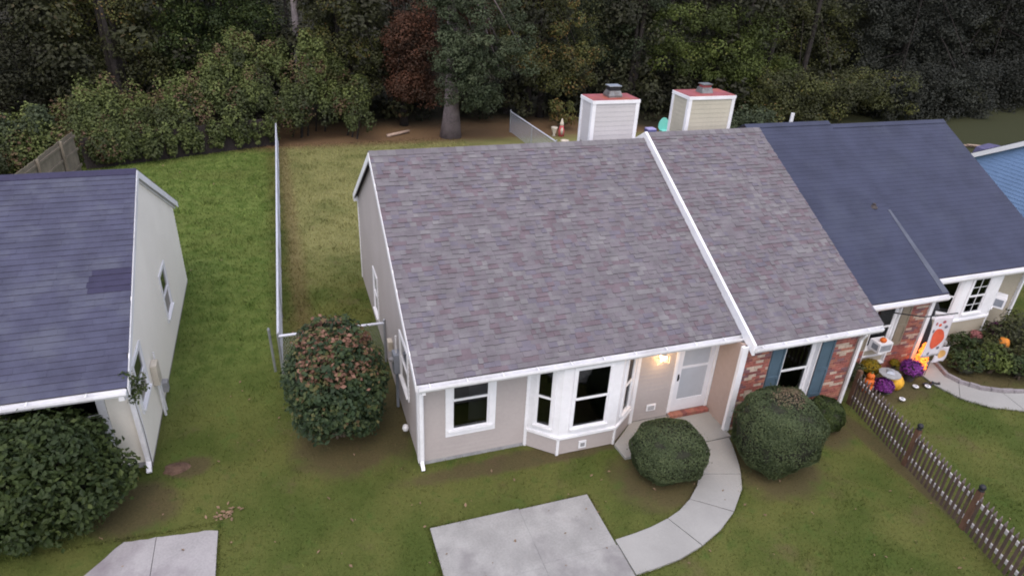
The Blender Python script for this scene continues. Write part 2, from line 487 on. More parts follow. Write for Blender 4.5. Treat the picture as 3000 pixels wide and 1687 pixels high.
def sheared_bush(name, label, c, r, n, size, lf='box', e=0.82, brown=None, group=None, lumps=0.055):
    t = thing(name, (c[0], c[1], 0), label, 'bush', group)
    mb = MB()
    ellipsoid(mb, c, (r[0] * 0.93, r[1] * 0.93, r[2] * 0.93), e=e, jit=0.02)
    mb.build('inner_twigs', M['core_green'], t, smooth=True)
    mb = MB()
    for k in range(5):
        a = k * 1.26
        mb.tube([(c[0] + 0.05 * math.cos(a), c[1] + 0.05 * math.sin(a), -0.02), (c[0] + r[0] * 0.4 * math.cos(a), c[1] + r[1] * 0.4 * math.sin(a), c[2])], [0.03, 0.015], 6)
    mb.build('stem', M['twig'], t)
    d = unit(n)
    q = np.sign(d) * np.abs(d) ** e
    nz = tri_noise(d * 3 + c[0], 2.0)
    p = q * np.array(r) * (0.955 + lumps * nz + 0.04 * rng.random(n) + 0.10 * (rng.random(n) > 0.985) * rng.random(n))[:, None] + np.array(c)
    keep = p[:, 2] > 0.03
    p, d, nz = p[keep], d[keep], nz[keep]
    tt = 0.42 + 0.12 * nz + rng.normal(0, 0.16, len(p))
    tt = np.minimum(tt, 0.86)
    if brown is not None:
        for bc, br in brown:
            dist = np.linalg.norm((p - np.array(bc)), axis=1)
            m_ = (dist < br * (0.6 + 0.6 * rng.random(len(p))))
            tt[m_] = 0.9 + 0.1 * rng.random(m_.sum())
    v, f, tv = leaves(p, d, np.full(len(p), size), tt)
    mesh_np('foliage', v, f, LF[lf], t, tv)
    return t

def loose_bush(name, label, base, clumps, size, lf, stems=7, core=None, cat='bush', group=None, sr=0.03):
    t = thing(name, base, label, cat, group)
    mb = MB()
    for k in range(stems):
        c = clumps[int(k * len(clumps) / stems)][0]
        b = Vector(base) + Vector((random.uniform(-.12, .12), random.uniform(-.12, .12), -0.02))
        e = Vector(c)
        mid = b.lerp(e, 0.5) + Vector((random.uniform(-.1, .1), random.uniform(-.1, .1), 0.1))
        mb.tube([b, mid, e], [sr, sr * .75, sr * .35], 6)
    mb.build('stem', M['twig'], t)
    if core:
        mb = MB()
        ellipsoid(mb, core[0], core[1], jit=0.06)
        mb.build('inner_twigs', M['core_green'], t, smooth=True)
    v, f, tv = clump_leaves(clumps, size)
    mesh_np('foliage', v, f, LF[lf], t, tv)
    return t

def tree(name, label, base, trunk_r, crown, size, lf, lean=(0, 0), trunk_top=None, bark='bark', group=None, limbs=9, droop=0.0):
    """crown: list of clumps; trunk tapers to trunk_top with limbs out to clumps"""
    t = thing(name, base, label, 'tree', group)
    b = Vector(base)
    tt = trunk_top if trunk_top else max(c[0][2] for c in crown) * 0.85
    mb = MB()
    path, rad = [], []
    for i in range(7):
        k = i / 6
        path.append(b + Vector((lean[0] * k + 0.12 * math.sin(3 * k + b.x), lean[1] * k + 0.1 * math.cos(4 * k + b.y) - 0.1, tt * k - 0.05)))
        rad.append(trunk_r * (1 - 0.72 * k) * (1.35 if i == 0 else 1.0))
    mb.tube(path, rad, 12)
    mb.build('trunk', M[bark], t, smooth=True)
    mb = MB()
    for k in range(limbs):
        c = Vector(crown[random.randrange(len(crown))][0])
        j = random.randint(2, 6)
        s = path[j]
        mb.tube([s, s.lerp(c, 0.5) + Vector((0, 0, 0.3)), c], [rad[j] * 0.4, rad[j] * 0.25, 0.03], 6)
    mb.build('limb', M[bark], t, smooth=True)
    v, f, tv = clump_leaves(crown, size, droop=droop)
    mesh_np('crown', v, f, LF[lf], t, tv)
    return t

def ell_clumps(c, r, n, cr, cnt, t=(0.25, 0.75), surf=0.55):
    out = []
    d = unit(n)
    rad = surf + (1 - surf) * rng.random(n)
    for i in range(n):
        p = np.array(c) + d[i] * np.array(r) * rad[i]
        if p[2] < 0.3: p[2] = 0.3 + 0.3 * rng.random()
        out.append((tuple(p), cr * (0.7 + 0.6 * rng.random()), int(cnt), t[0] + (t[1] - t[0]) * rng.random()))
    return out

# ------------------------------------------------------------------ ground
# worn / mulched spots: cx, cy, rx, ry
BARE = [(-1.4, 1.1, 1.25, 1.15), (-0.35, 2.2, 0.55, 2.2), (5.0, -1.75, 1.35, 1.05), (7.5, -2.1, 1.2, 1.1), (2.6, -0.45, 3.2, 0.30), (9.5, -1.5, 0.7, 0.7),
        (-5.5, 0.3, 0.9, 0.8), (-4.6, 1.25, 0.5, 0.35), (12.4, -0.5, 1.5, 0.75), (15.9, -0.3, 1.9, 1.35), (17.6, 0.2, 2.0, 1.6), (10.3, -3.0, 0.28, 3.0)]
def ground_material():
    m, nt, b = new_mat('lawn')
    geo = node(nt, 'ShaderNodeNewGeometry')
    pos = geo.outputs['Position']
    sep = node(nt, 'ShaderNodeSeparateXYZ')
    nt.links.new(pos, sep.inputs[0])
    X, Y = sep.outputs[0], sep.outputs[1]
    nb = noise(nt, pos, 0.55, 5, 0.6)
    nm = noise(nt, pos, 2.2, 5, 0.65)
    nf = noise(nt, pos, 22, 4, 0.7)
    wob = math_n(nt, 'MULTIPLY', math_n(nt, 'SUBTRACT', nm, 0.5), 1.6)
    c = mixc(nt, mrange(nt, nb, 0.36, 0.62), (0.070, 0.095, 0.022), (0.122, 0.130, 0.038))
    c = mixc(nt, mrange(nt, nm, 0.5, 0.72, 0, 0.7), c, (0.060, 0.104, 0.022))
    # thin, brown patches in the front lawn
    c = mixc(nt, mrange(nt, noise(nt, pos, 0.9, 6, 0.7), 0.54, 0.72, 0, 0.6), c, (0.128, 0.102, 0.052))
    # neighbour's greener back lawn, left of the chain link fence
    gz = math_n(nt, 'MULTIPLY', mrange(nt, math_n(nt, 'ADD', X, math_n(nt, 'MULTIPLY', wob, 0.3)), -2.5, -3.1), mrange(nt, math_n(nt, 'ADD', Y, wob), 1.5, 5.5))
    gc = mixc(nt, mrange(nt, nm, 0.35, 0.65), (0.090, 0.138, 0.030), (0.150, 0.195, 0.052))
    c = mixc(nt, math_n(nt, 'MULTIPLY', gz, mrange(nt, noise(nt, pos, 0.35, 4), 0.3, 0.6, 0.55, 1.0)), c, gc)
    # straw-coloured back lawn of the middle lot
    sz = math_n(nt, 'MULTIPLY', mrange(nt, math_n(nt, 'ADD', X, math_n(nt, 'MULTIPLY', wob, 0.3)), -2.5, -1.9), mrange(nt, math_n(nt, 'ADD', Y, math_n(nt, 'MULTIPLY', wob, 3.0)), 7.0, 13.0))
    c = mixc(nt, math_n(nt, 'MULTIPLY', sz, mrange(nt, nb, 0.25, 0.6, 0.45, 0.9)), c, (0.245, 0.238, 0.098))
    # pine straw along the fence line and the wood's edge
    fz = math_n(nt, 'SUBTRACT', 1.0, mrange(nt, math_n(nt, 'ABSOLUTE', math_n(nt, 'ADD', math_n(nt, 'ADD', X, 2.02), math_n(nt, 'MULTIPLY', wob, 0.22))), 0.05, 0.45))
    fz = math_n(nt, 'MULTIPLY', fz, mrange(nt, Y, 3.5, 6.0))
    bz = mrange(nt, math_n(nt, 'ADD', Y, math_n(nt, 'MULTIPLY', wob, 0.9)), 23.6, 25.0)
    straw = mixc(nt, nf, (0.13, 0.070, 0.045), (0.20, 0.115, 0.070))
    c = mixc(nt, math_n(nt, 'MULTIPLY', math_n(nt, 'MAXIMUM', math_n(nt, 'MULTIPLY', fz, 0.45), bz), 0.85), c, straw)
    far = math_n(nt, 'ADD', math_n(nt, 'ADD', Y, wob), mrange(nt, X, 14.0, 30.0, 0.0, 12.0))  # forest floor, drawn forward at right as canopy shade painted into the lawn
    c = mixc(nt, mrange(nt, far, 26.5, 30.0), c, mixc(nt, mrange(nt, X, 26.0, 36.0), (0.034, 0.031, 0.020), (0.046, 0.050, 0.024)))  # brown forest floor; green at right is lawn colour darkened for tree shade
    # bare soil and mulch
    bare = None
    for cx, cy, rx, ry in BARE:
        dx = math_n(nt, 'MULTIPLY', math_n(nt, 'SUBTRACT', X, cx), 1 / rx)
        dy = math_n(nt, 'MULTIPLY', math_n(nt, 'SUBTRACT', Y, cy), 1 / ry)
        d = math_n(nt, 'SQRT', math_n(nt, 'ADD', math_n(nt, 'MULTIPLY', dx, dx), math_n(nt, 'MULTIPLY', dy, dy)))
        k = mrange(nt, math_n(nt, 'ADD', d, math_n(nt, 'MULTIPLY', wob, 0.5)), 0.65, 1.15, 1.0, 0.0)
        bare = k if bare is None else math_n(nt, 'MAXIMUM', bare, k)
    c = mixc(nt, math_n(nt, 'MULTIPLY', bare, 0.60), c, mixc(nt, nf, (0.062, 0.040, 0.030), (0.120, 0.075, 0.055)))
    # blades: tint attribute is 0 on the ground sheet
    at = node(nt, 'ShaderNodeAttribute', attribute_name='tint')
    gain = math_n(nt, 'ADD', math_n(nt, 'MULTIPLY', math_n(nt, 'SUBTRACT', nf, 0.5), 0.7), math_n(nt, 'ADD', 0.84, at.outputs['Fac']))
    mul = nt.nodes.new('ShaderNodeVectorMath')
    mul.operation = 'SCALE'
    nt.links.new(c, mul.inputs[0])
    nt.links.new(gain, mul.inputs['Scale'])
    nt.links.new(mul.outputs[0], b.inputs['Base Color'])
    b.inputs['Roughness'].default_value = 0.95
    b.inputs['Specular IOR Level'].default_value = 0.1
    bp = node(nt, 'ShaderNodeBump')
    bp.inputs['Strength'].default_value = 0.5
    bp.inputs['Distance'].default_value = 0.03
    nt.links.new(nf, bp.inputs['Height'])
    nt.links.new(bp.outputs[0], b.inputs['Normal'])
    return m
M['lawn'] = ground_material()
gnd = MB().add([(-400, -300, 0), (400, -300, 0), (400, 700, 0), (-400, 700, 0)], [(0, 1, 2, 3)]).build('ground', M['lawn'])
tag(gnd, kind='structure')

inner = [(6.32, -1.09), (6.22, -1.35), (6.08, -1.59), (5.88, -1.78), (5.69, -1.95), (5.45, -2.23), (5.09, -2.52), (4.72, -2.73), (4.38, -2.85), (3.94, -2.95), (3.55, -3.0), (3.125, -3.03)]
outer = [(7.03, -1.09), (6.93, -1.40), (6.80, -1.72), (6.70, -1.95), (6.57, -2.19), (6.32, -2.58), (5.77, -3.07), (5.24, -3.39), (4.67, -3.62), (4.1, -3.77), (3.6, -3.82), (3.135, -3.85)]
inn = [(14.75, 0.75), (14.62, 0.1), (14.36, -0.55), (14.45, -0.9), (14.75, -1.28), (15.25, -1.56), (15.9, -1.74), (16.8, -1.85), (18.5, -1.9)]
out = [(13.9, 0.75), (13.82, -0.1), (13.75, -0.75), (13.9, -1.4), (14.35, -1.92), (15.1, -2.28), (15.9, -2.5), (16.8, -2.62), (18.5, -2.7)]
def in_poly(x, y, poly):
    k = np.zeros(len(x), bool)
    for (x0, y0), (x1, y1) in zip(poly, poly[1:] + poly[:1]):
        if y0 == y1: continue
        k ^= ((y0 > y) != (y1 > y)) & (x < (x1 - x0) * (y - y0) / (y1 - y0) + x0)
    return k
# short lawn blades, real relief on the visible lawn
def in_any(x, y, rects):
    k = np.zeros(len(x), bool)
    for x0, x1, y0, y1 in rects: k |= (x > x0) & (x < x1) & (y > y0) & (y < y1)
    return k
def grass():
    n = 380000
    # density falls with distance
    y = -7.0 + 32.0 * rng.random(n) ** 1.7
    x = rng.uniform(-13, 22, n)
    keep = ~in_any(x, y, [(-0.05, 7.2, 0, 9.2), (7.1, 10.6, -0.9, 9.2), (10.9, 19, 0.2, 11), (-12, -5.25, 1.45, 10.1), (-0.18, 3.14, -9, -1.72), (4.3, 7.1, -1.08, 0.1), (-6.3, -3.9, -9, -0.75)])
    keep &= ~((x > 7.5) & (y > 9) )
    keep &= ~in_poly(x, y, inner + outer[::-1]) & ~in_poly(x, y, inn + out[::-1])
    for cx, cy, rx, ry in BARE:
        keep &= ~((((x - cx) / rx) ** 2 + ((y - cy) / ry) ** 2 < 0.9) & (rng.random(n) < 0.85))
    x, y = x[keep], y[keep]
    ring = [(-0.2, -1.745), (3.13, -1.775), (3.13, -3.0)], [(-0.2, -1.745), (-0.22, -7)], [(-7.9, -0.35), (-3.93, -0.5), (-3.92, -6)], inner, outer, out
    ex, ey = [], []
    for poly in ring:
        for (ax, ay), (bx_, by_) in zip(poly[:-1], poly[1:]):
            k = int(260 * math.hypot(bx_ - ax, by_ - ay))
            t_ = rng.random(k)
            ex.append(ax + (bx_ - ax) * t_ + rng.normal(0, .022, k)); ey.append(ay + (by_ - ay) * t_ + rng.normal(0, .022, k))
    x, y = np.concatenate([x] + ex), np.concatenate([y] + ey)
    n = len(x)
    h = rng.uniform(0.018, 0.05, n) * (1 + 0.6 * (y > 6)) * (1 + 0.7 * (np.sin(x * 2.3 + np.sin(y * 3.1)) * np.sin(y * 2.7 + 1.7 * np.sin(x * 1.3)) > 0.45))
    a = rng.uniform(0, 2 * np.pi, n)
    wd = rng.uniform(0.005, 0.010, n) * (1 + 0.08 * np.clip(y, 0, 20))
    dx, dy = np.cos(a) * wd, np.sin(a) * wd
    lx, ly = rng.normal(0, 0.4, n) * h, rng.normal(0, 0.4, n) * h
    v = np.stack([np.stack([x - dx, y - dy, np.zeros(n)], 1), np.stack([x + dx, y + dy, np.zeros(n)], 1), np.stack([x + lx, y + ly, h], 1)], 1).reshape(-1, 3)
    t = np.repeat(rng.normal(0.22, 0.20, n), 3)
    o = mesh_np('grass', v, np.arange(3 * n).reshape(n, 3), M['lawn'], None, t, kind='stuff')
    tag(o, 'short patchy lawn grass around the houses', 'grass')
grass()

# ------------------------------------------------------------------ paving
dr = thing('driveway', (1.5, -3, 0), kind='structure')
for x0, x1, y0, y1 in [(-0.17, 1.62, -3.22, -1.77), (1.623, 3.10, -3.14, -1.80), (-0.19, 1.62, -7.0, -3.223), (1.623, 3.12, -7.0, -3.143)]:
    mb = MB()
    pts = []
    def edge(a, b, k=7):
        for i in range(k):
            t = i / k
            pts.append((a[0] + (b[0] - a[0]) * t + random.uniform(-.001, .001), a[1] + (b[1] - a[1]) * t + random.uniform(-.001, .001), -0.05))
    edge((x0, y0), (x1, y0)); edge((x1, y0), (x1, y1)); edge((x1, y1), (x0, y1)); edge((x0, y1), (x0, y0))
    mb.prism(pts, (0, 0, 0.085)).build('slab', M['concrete'], dr)

wk = thing('walkway', (6, -2, 0), kind='structure')
for a, b in [(0, 4), (4, 6), (6, 8), (8, 11)]:
    g = 0.006
    ip, op = [Vector((p[0], p[1], -.05)) for p in inner[a:b + 1]], [Vector((p[0], p[1], -.05)) for p in outer[a:b + 1]]
    ip[0] = ip[0].lerp(ip[1], 0.02); op[0] = op[0].lerp(op[1], 0.02); ip[-1] = ip[-1].lerp(ip[-2], 0.02); op[-1] = op[-1].lerp(op[-2], 0.02)
    mb = MB()
    top = Vector((0, 0, 0.10))
    for i in range(len(ip) - 1):
        mb.hexa([ip[i], op[i], op[i + 1], ip[i + 1], ip[i] + top, op[i] + top, op[i + 1] + top, ip[i + 1] + top])
    mb.build('slab', M['concrete_clean'], wk)
MB().prism([(4.36, -1.06, -.05), (4.32, -0.6, -.05), (4.75, -0.25, -.05), (5.05, 0.02, -.05), (7.1, 0.02, -.05), (7.1, -1.07, -.05), (4.55, -1.07, -.05)], (0, 0, 0.11)).build('slab', M['concrete_clean'], wk)

ld = thing('driveway', (-5, -1.5, 0), kind='structure')
for x0, x1, top, bot in [(-6.2, -5.02, -0.55, -6), (-5.008, -3.96, -0.62, -6)]:
    pts = []
    k = 9
    for i in range(k + 1):
        t = i / k
        pts.append((x0 + (x1 - x0) * t, top + 0.035 * math.sin(5 * t + x0) + random.uniform(-.018, .018) - (0.75 * max(0, .55 - t) / .55 if x0 < -6 else 0) - (0.12 * max(0, t - .85) / .15 if x0 > -6 else 0), -0.05))
    pts += [(x1, -2, -.05), (x1, bot, -.05), (x0 - (.3 if x0 < -6 else 0), bot, -.05)]
    MB().prism(pts, (0, 0, 0.085)).build('slab', M['concrete_old'], ld)

rw = thing('walkway', (14.5, -1, 0), kind='structure')
for a, b in [(0, 3), (3, 5), (5, 6), (6, 8)]:
    mb = MB()
    for i in range(a, b):
        p = [Vector((*inn[i], -.05)), Vector((*out[i], -.05)), Vector((*out[i + 1], -.05)), Vector((*inn[i + 1], -.05))]
        if i == a: p[0] = p[0].lerp(p[3], .02); p[1] = p[1].lerp(p[2], .02)
        mb.hexa(p + [q + Vector((0, 0, .095)) for q in p])
    mb.build('slab', M['concrete_clean'], rw)
# curved stone edging of the planting bed
ed = thing('bed_edging', (14.6, -0.9, 0), 'curved grey stone edging between walkway and planting bed', 'edging')
dense = []
for i in range(1, len(inn) - 1):
    a, b = Vector((*inn[i], 0)), Vector((*inn[i + 1], 0))
    L = (b - a).length
    k = max(1, round(L / 0.28))
    for j in range(k): dense.append((a.lerp(b, j / k), a.lerp(b, (j + 0.94) / k)))
for a, b in dense:
    d = (b - a).normalized()
    nrm = Vector((-d.y, d.x, 0))
    p = [a + nrm * 0.01, a + nrm * 0.12, b + nrm * 0.12, b + nrm * 0.01]
    h = 0.12 + random.uniform(-.015, .02)
    q = [x + Vector((0, 0, h)) + nrm * (0.012 if i in (0, 3) else -0.012) for i, x in enumerate(p)]
    MB().hexa([x - Vector((0, 0, .03)) for x in p] + q).build('edging_stone', M['edging'], ed)

# ------------------------------------------------------------------ building helpers
def Pf(Y): return lambda s, z, d: Vector((s, Y - d, z))          # wall facing -y
def Pb(Y): return lambda s, z, d: Vector((s, Y + d, z))
def Pl(X): return lambda s, z, d: Vector((X - d, s, z))          # wall facing -x
def Pr(X): return lambda s, z, d: Vector((X + d, s, z))
def Pa(a, b):                                                     # angled wall from a to b, outward to the right of a->b
    a, b = Vector((*a, 0)), Vector((*b, 0))
    t = (b - a).normalized()
    n = Vector((t.y, -t.x, 0))
    return lambda s, z, d: a + t * s + n * d + Vector((0, 0, z))

def slab_on(mb, P, s0, s1, z0, z1, d0, d1, mi=0):
    return mb.hexa([P(s0, z0, d0), P(s1, z0, d0), P(s1, z1, d0), P(s0, z1, d0), P(s0, z0, d1), P(s1, z0, d1), P(s1, z1, d1), P(s0, z1, d1)], mi)

def on_wall(name, m, parent, P, s0, s1, z0, z1, d0, d1):
    return slab_on(MB(), P, s0, s1, z0, z1, d0, d1).build(name, m, parent)

def wall_core(parent, P, s0, s1, z0, z1, openings, m, thick=0.14, name='wall'):
    """solid wall slab with real openings"""
    xs = sorted({s0, s1, *[o[0] for o in openings], *[o[1] for o in openings]})
    zs = sorted({z0, z1, *[o[2] for o in openings], *[o[3] for o in openings]})
    mb = MB()
    for i in range(len(xs) - 1):
        for j in range(len(zs) - 1):
            cx, cz = (xs[i] + xs[i + 1]) / 2, (zs[j] + zs[j + 1]) / 2
            if any(o[0] < cx < o[1] and o[2] < cz < o[3] for o in openings): continue
            slab_on(mb, P, xs[i], xs[i + 1], zs[j], zs[j + 1], -thick, 0)
    return mb.build(name, m, parent)

def siding(parent, P, z0, z1, bounds, openings, m, lap=0.115, name='siding_board', dep=0.015):
    """one object per board; bounds(z) -> (smin, smax)"""
    z = z0
    while z < z1 - 0.01:
        zt = min(z + lap, z1)
        a0, a1 = bounds(z)
        b0, b1 = bounds(zt)
        if b1 - b0 < 0.05:
            b0 = b1 = (b0 + b1) / 2
            if a1 - a0 < 0.06: break
        pieces = []          # (s0 bottom, s1 bottom, s0 top, s1 top, zlo, zhi)
        ops = sorted([o for o in openings if o[2] < zt - 0.004 and o[3] > z + 0.004])
        cur = None
        left = (a0, b0)
        for o in ops:
            if o[0] > left[0] + 0.03: pieces.append((left[0], o[0], left[1], o[0], z, zt))
            if o[2] > z + 0.012: pieces.append((o[0], o[1], o[0], o[1], z, o[2]))
            if o[3] < zt - 0.012: pieces.append((o[0], o[1], o[0], o[1], o[3], zt))
            left = (o[1], o[1])
        if left[0] < a1 - 0.03: pieces.append((left[0], a1, left[1], b1, z, zt))
        for s0, s1, t0, t1, lo, hi in pieces:
            dl = 0.003 + dep * (1 - (lo - z) / lap)
            dh = 0.003 + dep * (1 - (hi - z) / lap)
            MB().hexa([P(s0, lo, 0), P(s1, lo, 0), P(t1, hi, 0), P(t0, hi, 0), P(s0, lo, dl), P(s1, lo, dl), P(t1, hi, dh), P(t0, hi, dh)]).build(name, m, parent)
        z = zt

def window(parent, P, s0, s1, z0, z1, casing=0.12, glass=None, sill=True, grid=None, rail=0.5, d=0.0, frame=None, name='window'):
    """double-hung window: casing, sash frame, meeting rail, panes; s0..z1 is the glazed opening"""
    fr = frame or M['trim']
    c = casing
    mb = MB()
    slab_on(mb, P, s0 - c, s0, z0 - c, z1 + c, d - 0.002, d + 0.035)
    slab_on(mb, P, s1, s1 + c, z0 - c, z1 + c, d - 0.002, d + 0.035)
    slab_on(mb, P, s0, s1, z1, z1 + c, d - 0.002, d + 0.035)
    slab_on(mb, P, s0, s1, z0 - c, z0, d - 0.002, d + 0.035)
    w = mb.build(name, fr, parent)
    if sill: slab_on(MB(), P, s0 - c * 0.6, s1 + c * 0.6, z0 - 0.03, z0 + 0.012, d + 0.036, d + 0.075).build('sill', fr, w)
    zm = z0 + (z1 - z0) * rail
    t = 0.035
    mb = MB()
    for a, b, dd in ((z0, zm, 0.0), (zm, z1, 0.016)):
        slab_on(mb, P, s0, s0 + t, a, b, d - 0.03 + dd, d + 0.005 + dd)
        slab_on(mb, P, s1 - t, s1, a, b, d - 0.03 + dd, d + 0.005 + dd)
    slab_on(mb, P, s0 + t, s1 - t, z0, z0 + t, d - 0.03, d + 0.005)
    slab_on(mb, P, s0 + t, s1 - t, z1 - t, z1, d - 0.014, d + 0.021)
    slab_on(mb, P, s0 + t, s1 - t, zm - 0.022, zm + 0.022, d - 0.03, d + 0.028)
    mb.build('sash', fr, w)
    g = glass or M['glass']
    slab_on(MB(), P, s0 + t, s1 - t, z0 + t, zm - 0.022, d - 0.018, d - 0.012).build('pane', g, w)
    slab_on(MB(), P, s0 + t, s1 - t, zm + 0.022, z1 - t, d - 0.004, d + 0.002).build('pane', g, w)
    if grid:
        for (a, b) in ((z0 + t, zm - 0.022), (zm + 0.022, z1 - t)):
            for i in range(1, grid[0]):
                s = s0 + t + (s1 - s0 - 2 * t) * i / grid[0]
                slab_on(MB(), P, s - 0.009, s + 0.009, a, b, d + 0.003, d + 0.012).build('muntin', fr, w)
            for j in range(1, grid[1]):
                z = a + (b - a) * j / grid[1]
                slab_on(MB(), P, s0 + t, s1 - t, z - 0.009, z + 0.009, d + 0.0125, d + 0.018).build('muntin', fr, w)
    return w

def gutter(parent, x0, x1, y, z, step=0.75, hang=True):
    """open K-style gutter, front lip at y, top at z"""
    prof = [(0, 0), (0, -0.055), (0.035, -0.115), (0.115, -0.115), (0.115, 0), (0.109, 0), (0.109, -0.109), (0.038, -0.109), (0.007, -0.052), (0.007, 0)]
    g = MB().prism([(x0, y + a, z + b) for a, b in prof], (x1 - x0, 0, 0)).build('gutter', M['gutter'], parent)
    for s, x in ((0, x0 - .004), (1, x1)):
        MB().prism([(x, y + a, z + b) for a, b in prof[:5]], (0.004, 0, 0)).build('end_cap', M['gutter'], g)
    if hang:
        n = max(2, round((x1 - x0) / step))
        for i in range(n):
            x = x0 + (x1 - x0) * (i + 0.3) / n
            box('hanger', M['gutter'], g, x - 0.012, x + 0.012, y - 0.002, y + 0.16, z + 0.001, z + 0.009)
    return g

def downspout(parent, pts, w=0.075, dpt=0.055):
    mb = MB()
    for a, b in zip(pts[:-1], pts[1:]):
        a, b = Vector(a), Vector(b)
        t = (b - a).normalized()
        if abs(t.z) > 0.9: u, v = Vector((1, 0, 0)), Vector((0, 1, 0))
        else:
            u = t.cross(Vector((0, 0, 1))).normalized()
            v = u.cross(t)
        a, b = a - t * 0.02, b + t * 0.02
        p = [a - u * w / 2 - v * dpt / 2, a + u * w / 2 - v * dpt / 2, a + u * w / 2 + v * dpt / 2, a - u * w / 2 + v * dpt / 2]
        mb.hexa(p + [q + (b - a) for q in p])
    return mb.build('downspout', M['gutter'], parent)

_shm = {}
def shingle_mesh(w, L, t, mt):
    key = (round(w, 3), L, t, mt.name)
    if key in _shm: return _shm[key]
    me = bpy.data.meshes.new('shingle')
    g = 0.0006
    v = [(g, 0, 0), (w - g, 0, 0), (w - g, L, 0), (g, L, 0), (g, 0, t), (w - g, 0, t), (w - g, L, 0.003), (g, L, 0.003)]
    f = [(3, 2, 1, 0), (4, 5, 6, 7), (0, 1, 5, 4), (1, 2, 6, 5), (2, 3, 7, 6), (3, 0, 4, 7)]
    me.from_pydata(v, [], f)
    me.materials.append(mt); me.materials.append(SH_EDGE)
    me.polygons.foreach_set('material_index', [0, 0, 1, 0, 0, 0])
    _shm[key] = me
    return me

def shingles(roof, x0, x1, ye, ze, yr, zr, expo, widths, pick, nind=300, thick=(0.006, 0.010, 0.016, 0.020), jag=0.014, tops=True):
    """courses of single shingles from the eave (ye, ze) up to the ridge; the nearest are objects, the rest one stuff part"""
    S = Vector((0, yr - ye, zr - ze))
    L = S.length
    S.normalize()
    Nn = Vector((0, -S.z, S.y))
    ang = math.atan2(S.z, S.y)
    rows = int(L / expo)
    expo = L / rows
    items = []
    for r_ in range(rows):
        x = x0 - random.uniform(0, widths[-1])
        while x < x1 - 0.01:
            w = random.choice(widths)
            a, b = max(x, x0), min(x + w, x1)
            x += w
            if b - a < 0.03: continue
            v = r_ * expo - (random.choice((0, 0, jag)) if r_ else 0)
            t = random.choice(thick)
            o = Vector((a, ye, ze)) + S * v + Nn * 0.004
            items.append((o, b - a, t, pick(a, r_ / rows)))
    items.sort(key=lambda i: (i[0] - CAM).length)
    base = wloc(roof)
    Ls = round(expo + 0.04, 3)
    for o, w, t, mt in items[:nind]:
        ob = bpy.data.objects.new('shingle', shingle_mesh(w, Ls, round(t, 3), mt))
        ob.location = o - base
        ob.rotation_euler = (ang, 0, 0)
        ob.parent = roof
        COL.objects.link(ob)
    rest = items[nind:]
    if rest:
        mats = []
        V, F, MI = [], [], []
        for o, w, t, mt in rest:
            if mt not in mats: mats.append(mt)
        for o, w, t, mt in rest:
            i0 = len(V)
            g = 0.0006
            for (a, l, h) in ((g, 0, 0), (w - g, 0, 0), (w - g, Ls, 0), (g, Ls, 0), (g, 0, t), (w - g, 0, t), (w - g, Ls, .003), (g, Ls, .003)):
                V.append(o + Vector((a, 0, 0)) + S * l + Nn * h)
            for k, f in enumerate(((3, 2, 1, 0), (4, 5, 6, 7), (0, 1, 5, 4), (1, 2, 6, 5), (2, 3, 7, 6), (3, 0, 4, 7))):
                F.append([i0 + q for q in f])
                MI.append(len(mats) if k == 2 else mats.index(mt))
        mesh_np('upper_shingles', np.array([tuple(p) for p in V]), np.array(F), mats + [SH_EDGE], roof, mi=MI, kind='stuff')

def gable_roof(parent, x0, x1, ye, ze, yr, zr, yb, zb, deck_m, thick=0.09, trim=True, name='roof'):
    """two-slope roof slab; ye,ze front eave top, yb,zb rear eave top"""
    prof = [(ye, ze), (yr, zr), (yb, zb), (yb, zb - thick), (yr, zr - thick * 1.15), (ye, ze - thick)]
    return MB().prism([(x0, a, b) for a, b in prof], (x1 - x0, 0, 0)).build(name, deck_m, parent)

def rake(parent, x, w, ye, ze, yr, zr, yb, zb, h=0.17, m=None, drop=0.01):
    mb = MB()
    for (a, az), (b, bz) in (((ye, ze), (yr, zr)), ((yr, zr), (yb, zb))):
        mb.hexa([(x, a, az - drop), (x + w, a, az - drop), (x + w, a, az - h), (x, a, az - h), (x, b, bz - drop), (x + w, b, bz - drop), (x + w, b, bz - h), (x, b, bz - h)])
    return mb.build('rake_board', m or M['trim'], parent)

def ridge_caps(roof, x0, x1, y, z, mats, slope, step=0.21, w=0.15):
    x = x0
    me = {}
    base = wloc(roof)
    while x < x1 - 0.02:
        mt = random.choice(mats)
        L = min(step + 0.03, x1 - x)
        key = (mt.name, round(L, 3))
        if key not in me:
            mb = MB()
            h = w * slope
            top = [(0, -w, -h), (0, 0, 0.0), (0, w, -h)]
            for i in range(2):
                a, b = Vector(top[i]), Vector(top[i + 1])
                up = Vector((0, 0, 0.02))
                ex = Vector((L, 0, -0.008))
                mb.hexa([a, b, b + up, a + up, a + ex, b + ex, b + up + ex, a + up + ex])
            tmp = mb.build('ridge_cap', mt, None)
            me[key] = tmp.data
            bpy.data.objects.remove(tmp)
        o = bpy.data.objects.new('ridge_cap', me[key])
        o.location = Vector((x, y, z + 0.016)) - base
        o.parent = roof
        COL.objects.link(o)
        x += step

